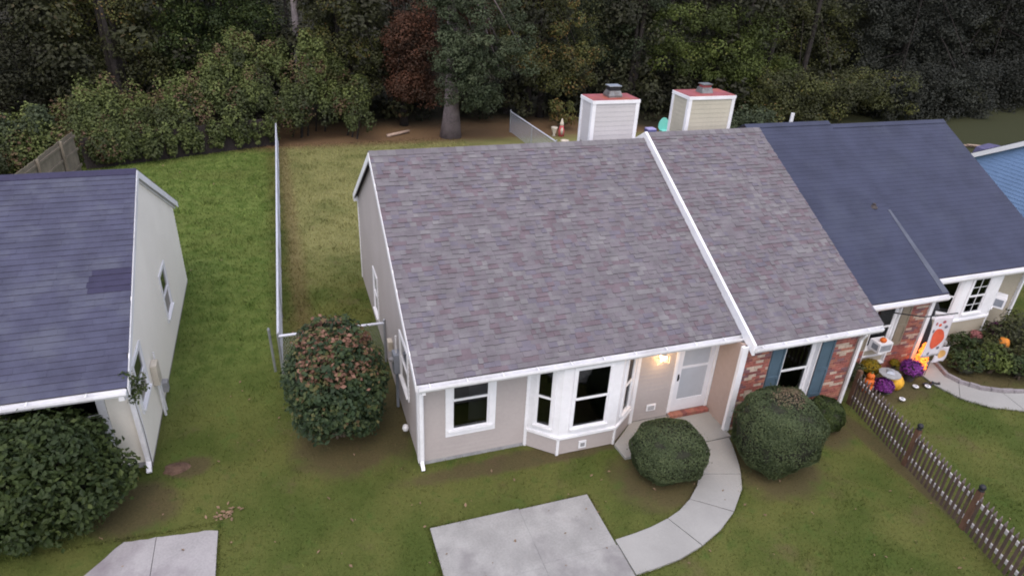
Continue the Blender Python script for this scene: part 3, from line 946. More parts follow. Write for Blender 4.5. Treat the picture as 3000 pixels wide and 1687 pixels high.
_brm = {}
def brick_wall(parent, P, Pdir, s0, s1, z0, z1, openings, yaw=0.0, nind=300, L=0.200, H=0.062, g=0.011):
    """running-bond bricks proud of a mortar wall, openings left free"""
    items = []
    r_ = 0
    z = z0
    while z < z1 - 0.02:
        zt = min(z + H, z1)
        s = s0 - (L / 2 if r_ % 2 else 0)
        while s < s1 - 0.01:
            a, b = max(s, s0), min(s + L, s1)
            s += L + g
            segs = [(a, b)]
            for o in openings:
                if o[2] < zt - 0.01 and o[3] > z + 0.01:
                    nn = []
                    for p, q in segs:
                        if q <= o[0] or p >= o[1]: nn.append((p, q)); continue
                        if p < o[0]: nn.append((p, o[0]))
                        if q > o[1]: nn.append((o[1], q))
                    segs = nn
            for p, q in segs:
                if q - p > 0.02: items.append((p, q, z, zt))
        z += H + g
        r_ += 1
    items.sort(key=lambda i: (P(i[0], i[2], 0) - CAM).length)
    base = wloc(parent)
    patch = lambda s, z: math.sin(s * 5.1 + 1) + math.sin(z * 7.3 + s * 2.0)
    rest = MB()
    for i, (p, q, a, b) in enumerate(items):
        pv = patch(p, a)
        k = random.random()
        mi = 3 if k < (0.34 if pv > 0.7 else 0.07) else random.choice((0, 0, 0, 1, 2, 2, 4))
        pr_ = random.choice((0.008, 0.010, 0.013))
        if i < nind:
            key = (round(q - p, 2), round(b - a, 3), mi, pr_)
            if key not in _brm:
                mb = MB().box(0, q - p, -pr_, 0.03, 0, b - a)
                tmp = mb.build('brick', BR[mi], None)
                _brm[key] = tmp.data
                bpy.data.objects.remove(tmp)
            o = bpy.data.objects.new('brick', _brm[key])
            o.location = P(p, a, 0) - base
            o.parent = parent
            COL.objects.link(o)
        else:
            slab_on(rest, P, p, q, a, b, -0.03, pr_, mi)
    if rest.v:
        o = rest.build('upper_bricks', BR, parent)
        o['kind'] = 'stuff'

def chimney(parent, x0, x1, y0, y1, zb, zt, sid, nm='chimney'):
    c = box(nm, M['core'], parent, x0 + .01, x1 - .01, y0 + .01, y1 - .01, zb, zt)
    cw = 0.085
    for P, a, b in ((Pf(y0 + .01), x0, x1), (Pl(x0 + .01), y0, y1), (Pr(x1 - .01), y0, y1)):
        siding(c, P, zb + 0.25, zt - 0.07, lambda z, a=a, b=b: (a + 0.06, b - 0.06), [], sid, 0.125, dep=0.007)
    for x, y in ((x0, y0), (x1, y0), (x0, y1), (x1, y1)):
        sx, sy = (1 if x == x0 else -1), (1 if y == y0 else -1)
        mb = MB()
        xa, xb = sorted((x - sx * .02, x + sx * cw))
        ya, yb = sorted((y - sy * .02, y + sy * .02))
        mb.box(xa, xb, ya, yb, zb, zt - .001)
        xa, xb = sorted((x - sx * .0205, x + sx * .02))
        ya, yb = sorted((y - sy * .0195, y + sy * cw))
        mb.box(xa, xb, ya, yb, zb + .001, zt - .002)
        mb.build('corner_board', M['trim'], c)
    mb = MB()
    e = 0.03
    mb.box(x0 - e, x1 + e, y0 - e, y0 + .03, zt - .09, zt); mb.box(x0 - e, x1 + e, y1 - .03, y1 + e, zt - .09, zt)
    mb.box(x0 - e, x0 + .03, y0 + .03, y1 - .03, zt - .0895, zt - .0005); mb.box(x1 - .03, x1 + e, y0 + .03, y1 - .03, zt - .0895, zt - .0005)
    mb.build('crown_trim', M['trim'], c)
    box('cap_pan', M['rust_cap'], c, x0 - .005, x1 + .005, y0 - .005, y1 + .005, zt + .001, zt + .014)
    return c

def flue(c, x, y, z, k):
    mb = MB()
    if k == 0:
        mb.box(x - .20, x + .20, y - .17, y + .17, z, z + .05)
        mb.hexa([(x - .21, y - .18, z + .05), (x + .21, y - .18, z + .05), (x + .21, y + .18, z + .05), (x - .21, y + .18, z + .05), (x - .16, y - .13, z + .17), (x + .16, y - .13, z + .17), (x + .16, y + .13, z + .17), (x - .16, y + .13, z + .17)])
        f = mb.build('flue', M['flue'], c)
        box('flue_mesh', M['black'], f, x - .15, x + .15, y - .12, y + .12, z + .171, z + .28)
        box('flue_lid', M['grey_metal'], f, x - .18, x + .18, y - .15, y + .15, z + .281, z + .30)
    else:
        mb.hexa([(x - .19, y - .17, z), (x + .19, y - .17, z), (x + .19, y + .17, z), (x - .19, y + .17, z), (x - .15, y - .13, z + .15), (x + .15, y - .13, z + .15), (x + .15, y + .13, z + .15), (x - .15, y + .13, z + .15)])
        f = mb.build('flue', M['flue'], c)
        box('flue_collar', M['rust_cap'], f, x - .13, x + .13, y - .11, y + .11, z + .151, z + .22)
        box('flue_lid', M['flue'], f, x - .16, x + .16, y - .14, y + .14, z + .221, z + .245)

# ------------------------------------------------------------------ middle house, beige siding unit
SLOPE = 0.555
h1 = thing('siding_house', (0, 0, 0), 'beige siding house with mauve shingle roof, bay window and white storm door', 'house')
YE, ZE, YR, ZR, YB, ZB = -0.49, 2.49, 4.8, 5.43, 9.05, 2.90
XS = 7.26           # roof step between the two units
wall_core(h1, Pf(0), 0.0, 7.1, 0.0, 2.36, [(0.68, 1.52, 0.78, 2.0), (2.46, 4.90, 0.45, 2.30), (6.05, 7.02, 0.16, 2.1)], M['core'])
def roofz(y, ye=YE, ze=ZE, yr=YR, zr=ZR, yb=YB, zb=ZB):
    return ze + (zr - ze) * (y - ye) / (yr - ye) if y < yr else zr + (zb - zr) * (y - yr) / (yb - yr)
gp = [(0.0, 0.0), (9.0, 0.0), (9.0, roofz(9.0) - 0.1), (YR, ZR - 0.12), (0.0, roofz(0) - 0.1)]
MB().prism([(0.001, a, b) for a, b in gp], (0.14, 0, 0)).build('gable_wall', M['core'], h1)
box('rear_wall', M['core'], h1, 0.141, 7.1, 8.86, 9.0, 0, 2.8)
box('interior_floor', M['interior'], h1, 0.15, 7.0, 0.15, 8.8, 0.02, 0.14)
box('interior_wall', M['interior'], h1, 0.15, 7.0, 3.0, 3.1, 0.141, 2.4)
box('ceiling', M['interior'], h1, 0.15, 7.09, 0.15, 8.85, 2.3, 2.34)
siding(h1, Pf(0), 0.10, 2.33, lambda z: (0.09, 7.09), [(0.585, 1.615, 0.685, 2.095), (2.36, 5.00, 0.0, 2.4), (5.99, 7.09, 0.0, 2.4)], M['siding'])
def gb(z):
    y0 = max(0.09, YE + (z + 0.12 - ZE) / ((ZR - ZE) / (YR - YE)))
    y1 = min(8.95, YB + (z + 0.12 - ZB) / ((ZR - ZB) / (YR - YB)))
    return (y0, y1)
siding(h1, Pl(0.001), 0.10, 5.2, gb, [(5.29, 6.11, 0.45, 1.85), (0.94, 1.96, 0.95, 2.25)], M['siding_gable'])
window(h1, Pl(-0.004), 5.39, 6.01, 0.55, 1.75, 0.09, M['dark_glass'])
window(h1, Pl(-0.004), 1.04, 1.86, 1.05, 2.15, 0.09, M['dark_glass'])
mb = MB(); mb.box(-0.03, 0.10, -0.03, 0.0, 0.08, 2.34); mb.box(-0.03, 0.0, 0.0005, 0.10, 0.0805, 2.5); mb.build('corner_board', M['trim'], h1)
mb = MB(); mb.box(-0.03, 0.0, 8.93, 9.03, 0.08, 2.8); mb.build('corner_board', M['trim'], h1)
box('foundation', M['stone_grey'], h1, -0.012, 2.4, -0.012, -0.0005, 0.0, 0.098)
# window with a half-drawn curtain
w1 = window(h1, Pf(0.0), 0.70, 1.50, 0.80, 1.98, 0.145, rail=0.66)
MB().hexa([(1.12, 0.2, 0.8), (1.5, 0.2, 0.8), (1.5, 0.23, 0.8), (1.12, 0.23, 0.8), (1.12, 0.2, 2.0), (1.5, 0.2, 2.0), (1.5, 0.23, 2.0), (1.12, 0.23, 2.0)]).build('curtain', M['curtain'], w1)
# bay window
bay = thing('bay_window', (3.65, -0.25, 0)); bay.parent = h1; del bay['wloc']
A_, B_, C_, D_ = (2.38, 0.0), (2.95, -0.50), (4.33, -0.50), (4.98, 0.0)
box('bay_floor', M['interior'], bay, 2.95, 4.33, -0.42, -0.02, 0.40, 0.42)
for a, b, g in ((A_, B_, (0.20, 0.56)), (B_, C_, (0.28, 1.10)), (C_, D_, (0.22, 0.60))):
    P = Pa(a, b)
    Lg = math.hypot(b[0] - a[0], b[1] - a[1])
    wall_core(bay, P, 0.0, Lg, 0.46, 2.36, [(g[0], g[1], 0.68, 2.24)], M['trim'], 0.07, 'bay_panel')
    slab_on(MB(), P, 0.01, Lg - 0.01, 0.0, 0.455, -0.06, 0.0).build('bay_apron', M['core'], bay)
    siding(bay, P, 0.02, 0.44, lambda z, L=Lg: (0.025, L - 0.025), [], M['siding'], 0.105)
    slab_on(MB(), P, -0.01, Lg + 0.01, 0.44, 0.50, 0.0005, 0.045).build('bay_band', M['trim'], bay)
    window(bay, P, g[0] + 0.004, g[1] - 0.004, 0.684, 2.236, 0.06, rail=0.50)
    on_wall('corner_post', M['trim'], bay, P, -0.03, 0.03, 0.0, 0.438, -0.02, 0.028)
on_wall('corner_post', M['trim'], bay, Pf(0), 2.33, 2.40, 0.05, 2.34, 0.0, 0.035)
on_wall('corner_post', M['trim'], bay, Pf(0), 4.96, 5.05, 0.05, 2.34, 0.0, 0.035)
v = on_wall('vent', M['trim'], h1, Pf(-0.5), 3.45, 3.63, 0.10, 0.30, 0.021, 0.045)
on_wall('vent_flap', M['stone_grey'], v, Pf(-0.5), 3.49, 3.59, 0.15, 0.25, 0.046, 0.055)
v = on_wall('vent', M['trim'], h1, Pf(0), 5.39, 5.63, 0.34, 0.52, 0.018, 0.04)
for z in (0.375, 0.415, 0.455): on_wall('louvre', M['stone_grey'], v, Pf(0), 5.43, 5.59, z, z + 0.022, 0.041, 0.05)
# storm door
dcase = MB()
P = Pf(0)
slab_on(dcase, P, 5.97, 6.05, 0.16, 2.18, -0.05, 0.03); slab_on(dcase, P, 7.02, 7.095, 0.16, 2.18, -0.05, 0.03); slab_on(dcase, P, 6.05, 7.02, 2.1, 2.18, -0.05, 0.03)
dcase.build('door_frame', M['trim'], h1)
dm = MB()
slab_on(dm, P, 6.055, 6.19, 0.17, 2.095, -0.03, 0.005); slab_on(dm, P, 6.90, 7.015, 0.17, 2.095, -0.03, 0.005)
slab_on(dm, P, 6.19, 6.90, 0.17, 0.50, -0.03, 0.005); slab_on(dm, P, 6.19, 6.90, 1.38, 1.44, -0.03, 0.005); slab_on(dm, P, 6.19, 6.90, 1.97, 2.095, -0.03, 0.005)
dr_ = dm.build('door', M['door'], h1)
on_wall('pane', M['door_pane'], dr_, P, 6.19, 6.90, 0.50, 1.38, -0.02, -0.012)
on_wall('pane', M['door_pane'], dr_, P, 6.19, 6.90, 1.44, 1.97, -0.02, -0.012)
mb = MB(); slab_on(mb, P, 6.11, 6.145, 1.06, 1.24, 0.005, 0.02); slab_on(mb, P, 6.12, 6.135, 1.12, 1.20, 0.02, 0.05); mb.build('handle', M['black'], dr_)
st = box('door_step', M['mortar'], h1, 6.0, 7.09, -0.14, -0.001, 0.0, 0.140)
for i in range(9):
    MB().box(6.01 + i * 0.12, 6.118 + i * 0.12, -0.155, -0.005, 0.07, 0.152).build('brick', random.choice(BR[:3]), st)
# porch light, lit
pl = box('porch_light', M['black'], h1, 5.50, 5.60, -0.03, -0.0, 1.80, 1.98)
mb = MB()
for k in range(5):
    a = 2 * math.pi * k / 5
    ellipsoid(mb, (5.55 + 0.055 * math.cos(a), -0.11 + 0.055 * math.sin(a) * 0.7, 1.88 + 0.02 * math.sin(3 * a)), (0.035, 0.035, 0.05), 8, 6)
mb.build('bulb', M['bulb'], pl, smooth=True)
mb = MB()
for sx in (-1, 1):
    for k in range(3): mb.tube([(5.55, -0.11, 1.80), (5.55 + sx * (0.05 + .05 * k), -0.10 - .02 * k, 1.76 - 0.02 * k), (5.55 + sx * (0.09 + 0.05 * k), -0.08, 1.80 + .03 * k)], 0.008, 5)
mb.lathe((5.55, -0.11, 1.955), [(0.085, 0), (0.03, 0.04)], 8)
mb.build('lamp_cage', M['cream'], pl)
lt = bpy.data.lights.new('porch_lamp', 'POINT')
lt.energy = 7.0; lt.color = (1.0, 0.62, 0.28); lt.shadow_soft_size = 0.08
lo = bpy.data.objects.new('porch_lamp', lt); lo.location = (5.55, -0.24, 1.86); lo.parent = h1; COL.objects.link(lo)
# eaves
box('soffit', M['trim'], h1, -0.12, XS, -0.485, -0.037, 2.362, 2.385)
box('fascia', M['trim'], h1, -0.12, XS, -0.515, -0.487, 2.30, 2.45)
gutter(h1, -0.10, XS - 0.02, -0.632, 2.452)
downspout(h1, [(-0.02, -0.565, 2.36), (0.0, -0.55, 2.28), (0.03, -0.10, 2.08), (0.03, -0.075, 0.16), (0.03, -0.22, 0.05)])
rf = gable_roof(h1, -0.12, XS, YE, ZE, YR, ZR, YB, ZB, SH_EDGE)
rake(h1, -0.145, 0.024, YE, ZE, YR, ZR, YB, ZB, 0.19)
box('rake_return', M['trim'], h1, -0.14, 0.05, 8.9, 9.12, 2.70, 2.84)
WID = [0.10, 0.12, 0.14, 0.17, 0.20, 0.24]
def pick_brown(x, t):
    k = random.random() + 0.10 * math.sin(x * 2.3 + t * 9) + 0.07 * math.sin(t * 31 + x)
    return SH[0] if k < 0.38 else SH[1] if k < 0.66 else SH[3] if k < 0.79 else SH[2] if k < 0.97 else SH[4]
shingles(rf, -0.13, XS, YE - 0.02, ZE - 0.01, YR, ZR, 0.120, WID, pick_brown)
MB().hexa([(-0.13, YR, ZR + .004), (XS, YR, ZR + .004), (XS, YB + .02, ZB + .004), (-0.13, YB + .02, ZB + .004), (-0.13, YR, ZR + .02), (XS, YR, ZR + .02), (XS, YB + .02, ZB + .02), (-0.13, YB + .02, ZB + .02)]).build('rear_shingles', SH[0], rf)
ridge_caps(rf, -0.13, XS - 0.02, YR, ZR, SH[:2] + [SH[4]], SLOPE)
c1 = chimney(h1, 5.88, 7.24, 5.42, 6.15, 4.9, 6.34, M['siding_chim'])
flue(c1, 6.62, 5.80, 6.355, 0)
# meter, conduit and tap on the gable wall
mt_ = box('meter_box', M['grey_box'], h1, -0.17, -0.021, 1.95, 2.22, 1.05, 1.55)
mb = MB(); mb.tube([(-0.09, 2.08, 1.05), (-0.09, 2.08, 0.02)], 0.035, 8); mb.build('conduit', M['grey_box'], mt_)
mb = MB(); mb.tube([(-0.09, 2.08, 1.55), (-0.09, 2.08, 2.0)], 0.022, 8); mb.build('conduit', M['pvc'], mt_)
MB().lathe((-0.19, 2.08, 1.38), [(0.07, -0.03), (0.07, 0.03)], 10).build('meter_dial', M['stone_grey'], mt_)
box('cable_box', M['cream'], h1, -0.13, -0.021, 3.0, 3.2, 1.0, 1.25)
mb = MB(); mb.lathe((-0.12, 0.95, 0.28), [(0.02, -0.09), (0.06, -0.06), (0.075, 0.0), (0.06, 0.06), (0.02, 0.09)], 10); mb.build('tap_cover', M['pvc'], h1, smooth=True)

# ------------------------------------------------------------------ middle house, brick unit
h2 = thing('brick_house', (8.8, -0.8, 0), 'red brick house with blue-grey shutters and mauve shingle roof behind the largest round bush', 'house')
FY = -0.82
YE2, ZE2, YR2, ZR2, YB2, ZB2 = -0.93, 2.45, 4.8, 5.58, 9.05, 3.03
OPW = (8.28, 9.27, 0.45, 2.33)
bw = wall_core(h2, Pf(FY), 7.12, 10.42, 0.0, 2.36, [OPW], M['mortar'], 0.16, 'brick_wall')
brick_wall(bw, Pf(FY), None, 7.185, 10.34, 0.03, 2.33, [OPW, (7.88, 8.28, 0.55, 2.33), (9.28, 9.70, 0.55, 2.33)])
for x_ in (7.12, 10.28): MB().prism([(x_, a, b) for a, b in ((FY + .161, 0), (9.0, 0), (9.0, 2.8), (4.8, 5.25), (FY + .161, 2.3))], (0.139, 0, 0)).build('party_wall', M['core'], h2)
box('alcove_panel', M['alcove'], h2, 7.10, 7.119, FY + 0.04, -0.031, 0.06, 2.36)
box('corner_pilaster', M['trim'], h2, 7.03, 7.184, FY - 0.04, FY + 0.039, 0.02, 2.36)
box('rear_wall', M['core'], h2, 7.261, 10.279, 8.86, 9.0, 0, 2.9)
box('interior_floor', M['interior'], h2, 7.27, 10.27, FY + 0.17, 8.8, 0.02, 0.14)
box('interior_wall', M['interior'], h2, 7.27, 10.27, 2.0, 2.1, 0.141, 2.3)
box('ceiling', M['interior'], h2, 7.27, 10.27, FY + 0.17, 8.8, 2.3, 2.34)
P = Pf(FY)
mb = MB(); slab_on(mb, P, 8.28, 8.30, 0.45, 2.33, -0.15, 0.012); slab_on(mb, P, 9.25, 9.27, 0.45, 2.33, -0.15, 0.012); slab_on(mb, P, 8.30, 9.25, 0.45, 0.48, -0.15, 0.05); slab_on(mb, P, 8.30, 9.25, 2.31, 2.33, -0.15, 0.012)
mb.build('window_reveal', M['trim'], h2)
window(h2, P, 8.36, 9.19, 0.54, 2.25, 0.06, d=-0.13, sill=False)
for s0, s1 in ((7.90, 8.26), (9.30, 9.68)):
    mb = MB()
    slab_on(mb, P, s0, s0 + .05, 0.56, 2.31, 0.002, 0.035); slab_on(mb, P, s1 - .05, s1, 0.56, 2.31, 0.002, 0.035)
    for z0, z1 in ((0.56, 0.66), (1.32, 1.40), (2.21, 2.31)): slab_on(mb, P, s0 + .05, s1 - .05, z0, z1, 0.002, 0.035)
    s_ = mb.build('shutter', M['shutter_blue'], h2)
    for z0, z1 in ((0.66, 1.32), (1.40, 2.21)): on_wall('shutter_panel', M['shutter_blue'], s_, P, s0 + .05, s1 - .05, z0, z1, 0.002, 0.016)
box('soffit', M['trim'], h2, XS, 10.85, -0.93, FY - 0.001, 2.335, 2.36)
box('fascia', M['trim'], h2, XS, 10.85, -0.955, -0.931, 2.27, 2.42)
gutter(h2, XS - 0.02, 10.78, -1.072, 2.415, 0.62)
downspout(h2, [(10.36, -1.0, 2.32), (10.37, -0.98, 2.24), (10.38, -0.90, 2.08), (10.38, -0.88, 0.14), (10.40, -1.06, 0.04)])
rf2 = gable_roof(h2, XS, 10.85, YE2, ZE2, YR2, ZR2, YB2, ZB2, SH_EDGE)
rake(h2, XS - 0.07, 0.068, YE2 - 0.06, ZE2 + 0.005, YR2, ZR2 + 0.03, YB2, ZB2, 0.24, drop=-0.02)
rake(h2, 10.851, 0.02, YE2, ZE2, YR2, ZR2, YB2, ZB2, 0.15)
shingles(rf2, XS + 0.002, 10.87, YE2 - 0.02, ZE2 - 0.01, YR2, ZR2, 0.122, WID, pick_brown)
MB().hexa([(XS, YR2, ZR2 + .004), (10.86, YR2, ZR2 + .004), (10.86, YB2, ZB2 + .004), (XS, YB2, ZB2 + .004), (XS, YR2, ZR2 + .02), (10.86, YR2, ZR2 + .02), (10.86, YB2, ZB2 + .02), (XS, YB2, ZB2 + .02)]).build('rear_shingles', SH[0], rf2)
ridge_caps(rf2, XS, 10.86, YR2, ZR2, SH[:2] + [SH[4]], 0.55)
c2 = chimney(h2, 8.82, 10.30, 5.42, 6.28, 4.9, 6.38, M['siding_chim_y'])
flue(c2, 9.55, 5.85, 6.395, 1)

# ------------------------------------------------------------------ left house
h3 = thing('cream_house', (-7, 1.5, 0), 'cream siding house with old blue-grey shingle roof beside the green lawn', 'house')
LX, LY = -5.31, 1.50
YE3, ZE3, YR3, ZR3, YB3, ZB3 = 0.88, 2.43, 5.75, 5.00, 10.40, 2.52
wall_core(h3, Pf(LY), -12.5, LX, 0.0, 2.35, [(-7.5, -5.93, 0.80, 1.98), (-10.5, -9.2, 0.8, 1.98)], M['core'])
gp = [(LY, 0.0), (10.0, 0.0), (10.0, roofz(10.0, YE3, ZE3, YR3, ZR3, YB3, ZB3) - .1), (YR3, ZR3 - .12), (LY, roofz(LY, YE3, ZE3, YR3, ZR3, YB3, ZB3) - .1)]
MB().prism([(LX - 0.14, a, b) for a, b in gp], (0.139, 0, 0)).build('gable_wall', M['core'], h3)
box('rear_wall', M['core'], h3, -12.5, LX - .141, 9.86, 10.0, 0, 2.5)
box('end_wall', M['core'], h3, -12.64, -12.5, LY, 10.0, 0, 2.5)
box('interior_floor', M['interior'], h3, -12.4, LX - .2, LY + .15, 9.8, 0.02, 0.14)
box('interior_wall', M['interior'], h3, -12.4, LX - .2, 4, 4.1, 0.141, 2.3)
box('ceiling', M['interior'], h3, -12.4, LX - .15, LY + .15, 9.8, 2.28, 2.32)
siding(h3, Pf(LY), 0.14, 2.33, lambda z: (-9.0, LX - 0.09), [(-7.6, -5.83, 0.70, 2.08)], M['siding_cream'])
def gb3(z):
    return (max(LY + 0.02, YE3 + (z + .12 - ZE3) / ((ZR3 - ZE3) / (YR3 - YE3))), min(9.95, YB3 + (z + .12 - ZB3) / ((ZR3 - ZB3) / (YR3 - YB3))))
siding(h3, Pr(LX), 0.12, 4.8, gb3, [(5.87, 6.89, 0.87, 2.23), (1.70, 2.70, 1.15, 2.35)], M['siding_cream'])
window(h3, Pr(LX + .005), 5.97, 6.79, 0.97, 2.13, 0.09, M['dark_glass'])
window(h3, Pr(LX + .005), 1.80, 2.60, 1.25, 2.25, 0.09, M['dark_glass'])
window(h3, Pf(LY), -7.48, -5.95, 0.82, 1.96, 0.11, rail=0.55)
box('foundation', M['stone_grey'], h3, -9.0, LX + 0.01, LY - 0.012, LY - .0005, 0.0, 0.138)
box('corner_board', M['trim'], h3, LX - 0.09, LX + 0.022, LY - 0.03, LY, 0.12, 2.33)
box('soffit', M['trim'], h3, -12.6, LX, YE3, LY - .001, 2.31, 2.335)
box('fascia', M['trim'], h3, -12.6, LX + .05, YE3 - .025, YE3 - .001, 2.26, 2.40)
gutter(h3, -12.6, LX + 0.07, 0.738, 2.40, 0.9)
downspout(h3, [(LX - .02, 0.80, 2.30), (LX - .03, 0.82, 2.22), (LX - .04, 1.40, 2.02), (LX - .04, 1.43, 0.18), (LX - .03, 1.25, 0.05)], 0.095, 0.07)
rf3 = gable_roof(h3, -12.7, LX + 0.08, YE3, ZE3, YR3, ZR3, YB3, ZB3, SH_EDGE)
rake(h3, LX + 0.081, 0.024, YE3, ZE3, YR3, ZR3, YB3, ZB3, 0.19)
rake(h3, LX + 0.021, 0.02, LY, roofz(LY, YE3, ZE3, YR3, ZR3, YB3, ZB3) - 0.1, YR3, ZR3 - .1, YB3 - .2, ZB3 - .02, 0.14)
def pick_left(x, t):
    if 0.37 < t < 0.405 and x > -6.05: return SL[2]
    if 0.405 < t < 0.475 and x > -6.35 + random.choice((0, .3)): return SL[2]
    return SL[0] if random.random() < 0.55 else SL[1]
shingles(rf3, -9.6, LX + 0.09, YE3 - .02, ZE3 - .01, YR3, ZR3, 0.145, [0.305], pick_left, thick=(0.013, 0.017), jag=0.0)
MB().hexa([(-12.7, YE3, ZE3 + .003), (-9.6, YE3, ZE3 + .003), (-9.6, YR3, ZR3 + .003), (-12.7, YR3, ZR3 + .003), (-12.7, YE3, ZE3 + .02), (-9.6, YE3, ZE3 + .02), (-9.6, YR3, ZR3 + .02), (-12.7, YR3, ZR3 + .02)]).build('side_shingles', SL[0], rf3)
MB().hexa([(-12.7, YR3, ZR3 + .003), (LX + .09, YR3, ZR3 + .003), (LX + .09, YB3, ZB3 + .003), (-12.7, YB3, ZB3 + .003), (-12.7, YR3, ZR3 + .02), (LX + .09, YR3, ZR3 + .02), (LX + .09, YB3, ZB3 + .02), (-12.7, YB3, ZB3 + .02)]).build('rear_shingles', SL[0], rf3)
ridge_caps(rf3, -9.6, LX + 0.08, YR3, ZR3, SL[2:], 0.53, 0.3)
mb = MB(); mb.box(LX + .021, LX + .15, 3.0, 3.3, 0.95, 1.45); m3 = mb.build('meter_box', M['cream'], h3)
mb = MB(); mb.tube([(LX + .08, 3.15, 0.95), (LX + .08, 3.15, 0.02)], 0.03, 8); mb.tube([(LX + .08, 3.35, 1.6), (LX + .08, 3.35, 0.02)], 0.02, 8); mb.build('conduit', M['pvc'], m3)
box('tap_box', M['stone_grey'], h3, LX + .021, LX + .14, 3.65, 3.85, 0.3, 0.55)

# ------------------------------------------------------------------ right-hand pair of attached houses
h4 = thing('brick_townhouse', (12.4, 0.25, 0), 'narrow brick house with tan shutters and dark roof, window air conditioner in front', 'house')
AY = 0.25
YE4, ZE4, YR4, ZR4, YB4, ZB4 = 0.10, 2.30, 5.75, 5.42, 10.0, 3.0
OPA = (12.04, 12.90, 0.26, 2.05)
aw = wall_core(h4, Pf(AY), 11.2, 13.98, 0, 2.25, [OPA], M['mortar'], 0.15, 'brick_wall')
brick_wall(aw, Pf(AY), None, 11.2, 13.86, 0.03, 2.2, [OPA, (11.70, 12.04, 0.78, 2.06), (12.90, 13.27, 0.78, 2.06)], nind=300)
MB().prism([(11.2, a, b) for a, b in ((AY + .151, 0), (9.9, 0), (9.9, 2.95), (YR4, ZR4 - .12), (AY + .151, 2.25))], (0.12, 0, 0)).build('gable_wall', M['siding_tan'], h4)
box('rear_wall', M['core'], h4, 11.33, 14.2, 9.8, 9.95, 0, 2.8)
box('interior_wall', M['interior'], h4, 11.33, 14.0, 2.5, 2.6, 0.0, 2.2)
box('ceiling', M['interior'], h4, 11.33, 14.0, AY + .16, 9.7, 2.2, 2.24)
P = Pf(AY)
mb = MB(); slab_on(mb, P, 12.04, 12.06, 0.26, 2.05, -0.13, 0.02); slab_on(mb, P, 12.86, 12.90, 0.26, 2.05, -0.13, 0.02); slab_on(mb, P, 12.06, 12.86, 0.26, 0.29, -0.13, 0.06); slab_on(mb, P, 12.06, 12.86, 2.02, 2.05, -0.13, 0.02)
mb.build('window_reveal', M['trim'], h4)
window(h4, P, 12.11, 12.81, 0.80, 1.98, 0.05, d=-0.08, sill=False, rail=0.5)
on_wall('window_panel', M['siding_tan'], h4, P, 12.06, 12.86, 0.29, 0.74, -0.10, -0.07)
on_wall('window_rail', M['trim'], h4, P, 12.06, 12.86, 0.48, 0.52, -0.069, -0.03)
on_wall('window_rail', M['trim'], h4, P, 12.06, 12.86, 0.70, 0.749, -0.069, -0.03)
for s0, s1 in ((11.72, 12.02), (12.92, 13.25)):
    mb = MB()
    slab_on(mb, P, s0, s0 + .045, 0.80, 2.04, 0.002, 0.032); slab_on(mb, P, s1 - .045, s1, 0.80, 2.04, 0.002, 0.032)
    for z0, z1 in ((0.80, 0.88), (1.36, 1.43), (1.96, 2.04)): slab_on(mb, P, s0 + .045, s1 - .045, z0, z1, 0.002, 0.032)
    s_ = mb.build('shutter', M['shutter_tan'], h4)
    for z0, z1 in ((0.88, 1.36), (1.43, 1.96)): on_wall('shutter_panel', M['shutter_tan'], s_, P, s0 + .045, s1 - .045, z0, z1, 0.002, 0.016)
box('corner_pilaster', M['trim'], h4, 13.87, 14.0, AY - .05, AY + .04, 0.02, 2.25)
box('soffit', M['trim'], h4, 11.2, 14.2, YE4, AY - .001, 2.19, 2.215)
box('fascia', M['trim'], h4, 11.2, 14.2, YE4 - .025, YE4 - .001, 2.13, 2.27)
gutter(h4, 11.1, 14.12, -0.04, 2.268, hang=False)

def course_roof(house, x0, x1, ye, ze, yr, zr, yb, zb, m, expo=0.15):
    rf_ = gable_roof(house, x0, x1, ye, ze, yr, zr, yb, zb, SH_EDGE)
    S = Vector((0, yr - ye, zr - ze)); L = S.length; S.normalize(); N_ = Vector((0, -S.z, S.y))
    n = int(L / expo); e = L / n
    for i in range(n):
        o = Vector((0, ye, ze)) + S * (i * e) + N_ * 0.003
        a, b = o, o + S * (e + 0.02)
        MB().hexa([(x0, a.y, a.z), (x1, a.y, a.z), (x1, b.y, b.z), (x0, b.y, b.z), tuple(Vector((x0, a.y, a.z)) + N_ * .008), tuple(Vector((x1, a.y, a.z)) + N_ * .008), tuple(Vector((x1, b.y, b.z)) + N_ * .003), tuple(Vector((x0, b.y, b.z)) + N_ * .003)]).build('shingle_course', m, rf_)
    MB().hexa([(x0, yr, zr + .003), (x1, yr, zr + .003), (x1, yb, zb + .003), (x0, yb, zb + .003), (x0, yr, zr + .02), (x1, yr, zr + .02), (x1, yb, zb + .02), (x0, yb, zb + .02)]).build('rear_shingles', m, rf_)
    mb = MB()
    for s in (-1, 1): mb.hexa([(x0, yr, zr + .02), (x1, yr, zr + .02), (x1, yr + s * .15, zr - .06), (x0, yr + s * .15, zr - .06), (x0, yr, zr + .035), (x1, yr, zr + .035), (x1, yr + s * .15, zr - .045), (x0, yr + s * .15, zr - .045)])
    mb.build('ridge_cap', m, rf_)
    return rf_
rf4 = course_roof(h4, 11.08, 14.2, YE4, ZE4, YR4, ZR4, YB4, ZB4, SD)
vp = MB(); vp.tube([(13.0, 6.0, 5.2), (13.0, 6.0, 5.66)], 0.055, 10); vp.build('vent_pipe', M['pvc'], rf4)
SA = (ZR4 - ZE4) / (YR4 - YE4)
za = lambda y: ZE4 + SA * (y - YE4)
vp = MB(); vp.tube([(13.7, 2.75, za(2.75)), (13.7, 2.75, za(2.75) + .10)], 0.045, 10); vp.lathe((13.7, 2.75, za(2.75) + .0), [(0.12, -.02), (0.06, 0.05)], 10); vp.build('vent_pipe', M['pot'], rf4)
